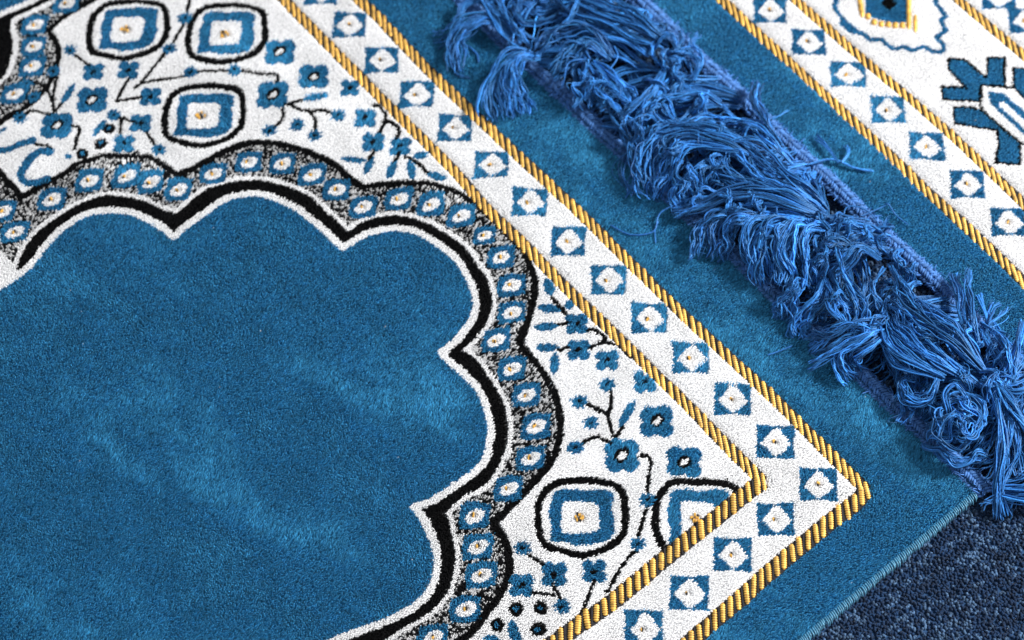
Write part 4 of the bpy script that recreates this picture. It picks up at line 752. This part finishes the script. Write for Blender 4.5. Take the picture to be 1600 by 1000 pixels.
def gold_band(parent, band, per=5.0, vis=None):
    bars = []; blk = []; strips = []
    prev = None
    for bi, (wd, pts) in enumerate(band):
        pts = xy(pts); d = np.diff(pts, axis=0); L = np.hypot(*d.T); s = np.r_[0, np.cumsum(L)]
        ld = (pts[-1]-pts[0])/np.linalg.norm(pts[-1]-pts[0]); SD = SDS[bi]; cr = abs(ld[0]*SD[1]-ld[1]*SD[0])
        for half in (0, 1):
            ss = np.arange(per*(.25 if bi == 0 else .75)+half*per/2, s[-1]+(per*.45 if bi == 0 else 0), per)
            if bi == 0: ss = s[-1]-ss+per*.35
            for q in ss:
                c = np.array([np.interp(q, s, pts[:, 0]), np.interp(q, s, pts[:, 1])])
                k = 1.
                if q > s[-1]: c = pts[-1]+ld*(q-s[-1]); k = max(.35, 1-(q-s[-1])/5)
                (blk if half else bars).append((c, k*wd/2/cr, cr, SD, bi))
        nrm = np.array((-ld[1], ld[0]))*(wd/2+.5)
        strips.append((pts, nrm))
    K = 52; tt = np.linspace(-1, 1, K); P_ = []; R = []; mi = []; GC = []
    for lst, m, r0 in ((bars, 0, 1.14), (blk, 1, .42)):
        for c, hl, cr, SD, bi_ in lst:
            r = r0*(1.14 if bi_ == 0 and m == 0 else 1)*per*cr/3.3*rng.uniform(.88, 1.1)
            hl2 = hl*(1.0 if m == 0 else .97)*(1+rng.normal(0, .055)); cc = c+rng.normal(0, .16, 2); dd = SD+rng.normal(0, .045, 2)
            P_.append(np.c_[cc+tt[:, None]*dd*hl2, (-1.25 if m == 0 else -1.1)+.3*(1-tt**4)])
            wv = np.sin(tt*hl2*2*np.pi/1.15+rng.uniform(0, 6)); rr = r*np.clip(1-np.abs(tt)**7, 0, 1)**.5*(1+.14*wv)
            GC.append(np.array(GOLDC)*(rng.uniform(.8, 1.15)*np.clip(.95+.6*wv, .28, 1.15))[:, None])
            R.append(np.maximum(rr, .02)); mi.append(m)
    v, f = tubes(np.array(P_), np.array(R), 8, 0, 1); v[:, 2] = -1.4+(v[:, 2]+1.4)*.48
    M = np.repeat(mi, (K-1)*8)
    sv = []; sf = []; n = len(v)
    for pts, nrm in strips:
        a = np.c_[pts+nrm, np.full(len(pts), -1.50)]; b = np.c_[pts-nrm, np.full(len(pts), -1.50)]
        sv += [a, b]; k = len(pts); i = np.arange(k-1)
        sf.append(n+np.stack([i, i+1, k+i+1, k+i], -1)); n += 2*k
    V = np.concatenate([v]+sv); F = np.concatenate([f]+sf); M = np.r_[M, np.ones(sum(len(x) for x in sf))]
    return link('gold_band', V, F, [M_gold, M_black], parent, np.concatenate([np.repeat(np.concatenate(GC), 8, 0), np.zeros((n-len(v), 3))]), M)
def heading(parent, a, b):
    """the plaited heading cord along the fringed end"""
    a = np.array(a, float); b = np.array(b, float); d = b-a; L = np.hypot(*d); d /= L; nr = np.array((-d[1], d[0]))
    Ps = []; R = []; C = []
    tt = np.linspace(-1, 1, 8)
    for row, (off, z, sg) in enumerate(((-3.4, -.8, 1), (-1.2, 1.1, -1), (1.2, 1.3, 1), (3.4, -.6, -1))):
        for s in np.arange(0, L, 1.45):
            c = a+d*(s+row*.7+rng.normal(0, .15))+nr*(off+rng.normal(0, .18)+.5*math.sin(s*.09))
            e = d*1.0*sg+nr*1.6
            e = e*rng.uniform(.85, 1.15)
            Ps.append(np.c_[c+tt[:, None]*e, z-.2+.75*(1-tt**2)+rng.normal(0, .12)])
            R.append(.74*np.sqrt(np.clip(1.05-tt**2, .02, 1))); C.append(np.array((.048, .145, .38))*rng.uniform(.7, 1.3))
    # stray ends that stick out of the cord
    for s in np.arange(0, L, .28):
        c = a+d*s+nr*rng.uniform(-4, 4); g = rng.normal(0, 1, 2)
        g = g/np.linalg.norm(g)*rng.uniform(1.0, 3.6); t2 = np.linspace(0, 1, 8)
        Ps.append(np.c_[c+t2[:, None]*g+nr*(t2**2)[:, None]*rng.normal(0, .8), .6+t2*rng.uniform(-.6, 2.2)])
        R.append(np.full(8, .26)); C.append(np.array((.045, .15, .42))*rng.uniform(.8, 1.5))
    v, f = tubes(np.array(Ps), np.array(R), 6)
    return link('heading_cord', v, f, [M_cord], parent, np.repeat(np.array(C), 48, 0))
def spline(pts, u):
    q = np.vstack([2*pts[0]-pts[1], pts, 2*pts[-1]-pts[-2]]); n = len(pts)-1
    x = u*n; i = np.minimum(x.astype(int), n-1); t = (x-i)[:, None]
    p0, p1, p2, p3 = q[i], q[i+1], q[i+2], q[i+3]
    return .5*((2*p1)+(-p0+p2)*t+(2*p0-5*p1+4*p2-p3)*t*t+(-p0+3*p1-3*p2+p3)*t**3)
def tassel(parent, n, wid, wob, pts, floor_z=-.2, name='tassel'):
    pts = np.array(pts, float)
    fine = spline(pts, np.linspace(0, 1, 60)); L = np.linalg.norm(np.diff(fine, axis=0), axis=1).sum()
    n = int(n*DENS) if n > 6 else n
    nc = max(1, n//5); CA = rng.uniform(-1, 1, (nc, 2)); CP = rng.uniform(0, 6.28, (nc, 4)); CK = rng.uniform(.7, 2.2, nc)
    K = int(max(16, L/.9)); out = np.empty((n, K, 3))
    for j in range(n):
        end = 1-abs(rng.normal(0, .07)) if n > 2 else 1; start = rng.uniform(0, .05)
        u = np.linspace(start, end, K); c = spline(pts, u)
        tg = np.gradient(c, axis=0); tg /= np.linalg.norm(tg, axis=1, keepdims=True)
        nr = np.stack([-tg[:, 1], tg[:, 0], 0*u], -1); nr /= np.linalg.norm(nr, axis=1, keepdims=True)+1e-9
        q_ = j % nc; a, b = (CA[q_]+rng.normal(0, .16, 2)) if n > 6 else rng.uniform(-1, 1, 2)
        w = np.interp(u, [0, .45, 1], [wid[0], wid[1], wid[2]])/2
        ph = rng.uniform(0, 6.28, 4); k1, k2 = rng.uniform(.6, 1.8), rng.uniform(3., 7.)
        env = .2+u
        cl = wob*1.9*np.sin(CK[q_]*u*6.28+CP[q_, 0])*env if n > 6 else 0
        cz = wob*1.5*np.sin(CK[q_]*u*6.28+CP[q_, 1])*env if n > 6 else 0
        sw = wob*(.55*np.sin(k1*u*6.28+ph[0])*env + .34*np.sin(k2*u*6.28+ph[1])*env) if n > 2 else 0
        sz = wob*(.45*np.sin(k1*u*6.28+ph[2])*env + .34*np.sin(k2*u*6.28+ph[3])*env) if n > 2 else 0
        curl = rng.normal(0, 1.7)*wob*np.clip(u-.7, 0, 1)**2*10 if n > 2 else 0
        roll = a*.0+1.1*np.sin(u*2.2+ph[0]*.15)
        aa = a*np.cos(roll*.25)-b*np.sin(roll*.25)*.5
        c = c+nr*(aa*w+sw+curl+cl)[:, None]
        c[:, 2] += b*np.minimum(w*.55, 4.2)*(1-.35*u)+sz+cz
        c[:, 2] = np.maximum(c[:, 2], floor_z+.35*(1+b)+0*u)
        out[j] = c
    r = np.full((n, K), YR)*rng.uniform(.8, 1.15, (n, 1)); r[:, -1] *= .4
    if n > 6:                                    # split plies and stray filaments
        m = n//5; ex = out[rng.integers(0, n, m)].copy(); uu = np.linspace(0, 1, K)[None, :, None]
        for k in range(3): ex += rng.normal(0, 1, (m, 1, 3))*np.sin(uu*rng.uniform(3, 14, (m, 1, 1))+rng.uniform(0, 6, (m, 1, 1)))*(.3+1.5*uu)*.8
        ex[..., 2] = np.maximum(ex[..., 2], floor_z+.3)
        out = np.concatenate([out, ex]); r = np.concatenate([r, np.full((m, K), YR*.42)]); n += m
    v, f = tubes(out, r, 6, twist=math.pi/2.3, flat=.62, phase=rng.uniform(0, 6, n))
    colr = np.array(FR)[None]*np.exp(rng.normal(-.08, .42, (n, 1)))*rng.uniform(.8, 1.22)*rng.uniform(.8, 1.2, nc)[np.arange(n) % nc][:, None]*rng.uniform(.94, 1.06, (n, 3))
    return link(name, v, f, [M_fringe], parent, np.repeat(colr, K*6, 0))
def tag(o, label=None, cat=None, group=None, kind=None):
    for k, val in (('label', label), ('category', cat), ('group', group), ('kind', kind)):
        if val: o[k] = val
def thing(name, loc, label, cat, group=None):
    o = bpy.data.objects.new(name, None); sc.collection.objects.link(o); o.location = loc; tag(o, label, cat, group); return o
# ---------------------------------------------------------------- floor carpet
def floor_carpet():
    N = 0
    x0, x1, y0, y1 = -330, 560, -420, 330; pitch = 1.3
    gx, gy = np.meshgrid(np.arange(x0, x1, pitch), np.arange(y0, y1, pitch), indexing='ij')
    p = np.stack([gx, gy], -1).reshape(-1, 2); p += rng.normal(0, .4, p.shape)
    hid = (p[:, 0] > -46) & ((p[:, 1] > -50) | (p[:, 1] < -134))
    p = p[~hid]; n = len(p)
    ci = np.floor((p+np.c_[vnoise(p, 3, 31), vnoise(p, 3, 32)]*2.2)/1.9)
    hsh = hash2(ci[:, 0], ci[:, 1], 33); cl = vnoise(p, 11, 34)
    pale = hsh < (.06+.34*cl)
    col = np.where(pale[:, None], np.array((.044, .090, .170)), np.array((.0026, .018, .056)))*rng.uniform(.6, 1.5, (n, 1))
    V = np.empty((n, 9, 3)); h = 2.4+rng.normal(0, .45, n); tip = rng.normal(0, .55, (n, 2)); rot = rng.uniform(0, 1.5, n)
    for lv, (rr, zz, mv) in enumerate(((.98, 0, 0), (.8, .62, .6))):
        for k in range(4):
            a = rot+k*np.pi/2
            V[:, lv*4+k, 0] = p[:, 0]+rr*np.cos(a)+tip[:, 0]*mv; V[:, lv*4+k, 1] = p[:, 1]+rr*np.sin(a)+tip[:, 1]*mv; V[:, lv*4+k, 2] = -6.2+h*zz
    V[:, 8, :2] = p+tip; V[:, 8, 2] = -6.2+h
    V = V.reshape(-1, 3); b = (np.arange(n)*9)[:, None]
    q = np.concatenate([b+np.array([[k, (k+1) % 4, 4+(k+1) % 4, 4+k]]) for k in range(4)])
    t = np.concatenate([b+np.array([[4+k, 4+(k+1) % 4, 8]]) for k in range(4)])
    off = len(V); S = 3000.
    V = np.concatenate([V, [[-S, -S, -5.7], [S, -S, -5.7], [S, S, -5.7], [-S, S, -5.7]]])
    C = np.concatenate([np.repeat(col, 9, 0), np.full((4, 3), (.010, .045, .12))])
    q = np.concatenate([q, [[off, off+1, off+2, off+3]]])
    o = link('floor', V, [q, t], [M_floor], None, C, smooth=True); tag(o, kind='structure')
floor_carpet()
# ---------------------------------------------------------------- the two rugs
EX = -53.6                       # stitched side of both rugs
def head_near(x): return -57.5+0*x
def head_far(x): return -121.6-(x-41.6)*.034
near_rug = thing('rug', (.25, .2, -.0055), 'blue and white patterned rug with scalloped plain blue centre, lying in front of the fringe', 'rug', 'fringed patterned rugs')
far_rug = thing('rug', (.2, -.25, -.0055), 'second blue bordered rug with hooked blue flower motifs, lying beyond the thick fringe', 'rug', 'fringed patterned rugs')
def world_parent(o, p):
    o.matrix_parent_inverse = p.matrix_world.inverted(); return o
bpy.context.view_layer.update()
def fix(root):
    inv = Matrix.Translation(-Vector(root.location))
    for c in root.children: c.matrix_parent_inverse = inv
keepN = lambda p: (p[:, 0] > EX+2.2) & (p[:, 1] > head_near(p[:, 0])+1.5)
keepF = lambda p: (p[:, 0] > EX+2.2) & (p[:, 1] < head_far(p[:, 0])-1.5)
make_pile('pile', near_rug, (EX, 530, -60, 372), keepN, FIELD_PATTERN, GOLD[:2], FIELD_KNOTS, BLUE)
make_pile('pile', far_rug, (EX, 345, -330, -118), keepF, FAR_PATTERN, GOLD[2:], FAR_KNOTS, BLUE*np.array((1.1, 1.05, 1.05)))
for b in GOLD[:2]: gold_band(near_rug, b)
for b in GOLD[2:]: gold_band(far_rug, b)
# gold bars of the far rug's medallion
Pb = []; Rb_ = []
for x0, y0, x1, y1, wd in BARS:
    tt = np.linspace(0, 1, 12); P0 = np.array((x0, y0)); P1 = np.array((x1, y1))
    Pb.append(np.c_[P0+tt[:, None]*(P1-P0), np.full(12, -.55)]); Rb_.append(wd/2*np.clip(1-np.abs(2*tt-1)**8, .02, 1)**.5)
v, f = tubes(np.array(Pb), np.array(Rb_), 8); link('gold_medallion', v, f, [M_gold], far_rug, np.tile(GOLDC, (len(v), 1)))
# backing slabs: the rug's thickness under the pile
def slab(parent, pts):
    b = np.array(pts, float); n = len(b); V = np.concatenate([np.c_[b, np.full(n, -1.75)], np.c_[b, np.full(n, -4.6)]])
    i = np.arange(n); j = (i+1) % n
    link('backing', V, [np.array([list(range(n)), list(range(2*n-1, n-1, -1))]), np.stack([i, i+n, j+n, j], -1)], [M_back], parent, smooth=False)
slab(near_rug, [(EX+.8, -57), (700, -57), (700, 1040), (EX+.8, 1040)])
slab(far_rug, [(EX+.8, head_far(EX)), (EX+.8, -1200), (700, -1200), (700, head_far(700.))])
# overlocked side edge: slanting loops of pale thread wrapped over the rim
def overlock(parent, y0, y1):
    Ps = []; R = []; t = np.linspace(0, 1, 10)
    for y in np.arange(y0, y1, 1.12):
        yy = y+rng.normal(0, .10); ln = 3.9+rng.normal(0, .35)
        x = EX+3.6-ln*t+ .2*t**6; z = -.3+.5*np.sin(t*2.2)-2.9*np.clip(t-.72, 0, 1)**1.3*4
        Ps.append(np.c_[x, yy+t*(1.1+rng.normal(0, .15)), z]); R.append(np.full(10, .31)*rng.uniform(.75, 1.15)*np.r_[.5, np.ones(8), .6])
    for k, xo in enumerate((3.5, .25)):
        m = int((y1-y0)/1.1)
    v, f = tubes(np.array(Ps), np.array(R), 6); link('stitched_edge', v, f, [M_stitch], parent)
overlock(near_rug, -53, 372); overlock(far_rug, -320, -124)
heading(near_rug, (345, head_near(0)), (EX-1, head_near(0)))
heading(far_rug, (345, head_far(345.)), (EX-1, head_far(EX)))
# ---------------------------------------------------------------- fringe
for o, n, wid, wob, pts in TASSELS:
    tassel((near_rug, far_rug)[o], n, wid, wob, pts, floor_z=-5.0 if pts[-1][2] < -.5 else .3, name='tassel' if n > 6 else 'loose_thread')
# short loose locks lying across the heap
for i in range(56):
    x = -25+i*5.0+rng.uniform(-4, 4); y = head_far(x)+rng.uniform(10, 64); a = 2.26+rng.normal(0, .75); L = rng.uniform(7, 12)
    d = np.array((math.cos(a), math.sin(a)))*L; e = np.array((-d[1], d[0]))*rng.uniform(-.5, .5); c = np.array((x, y)); z = rng.uniform(13, 18)
    tassel(near_rug if i % 2 else far_rug, 12, (3, 8, 15), 1.6, [(*(c-d), z-6), (*(c-d*.3+e), z+1.5), (*(c+d*.4+e*.6), z), (*(c+d*1.1), z-8)], floor_z=.3)
# matted under-layer of the fringe in the gap between the rugs
for i in range(22):
    x = 330-i*18.5+rng.normal(0, 3); y0 = head_far(x)+2; far = i % 3 != 0
    if far: pts = [(x, y0, .5), (x+rng.normal(8, 6), y0+22, 5), (x+rng.normal(14, 9), y0+42, 4), (x+rng.normal(10, 9), y0+58, -1)]
    else: pts = [(x, -60, .5), (x+rng.normal(-8, 8), -78, 5), (x+rng.normal(0, 12), -98, 4), (x+rng.normal(14, 12), -108, 1)]
    tassel(far_rug if far else near_rug, 40, (8, 28, 36), 1.3, pts, floor_z=-4)
fix(near_rug); fix(far_rug)
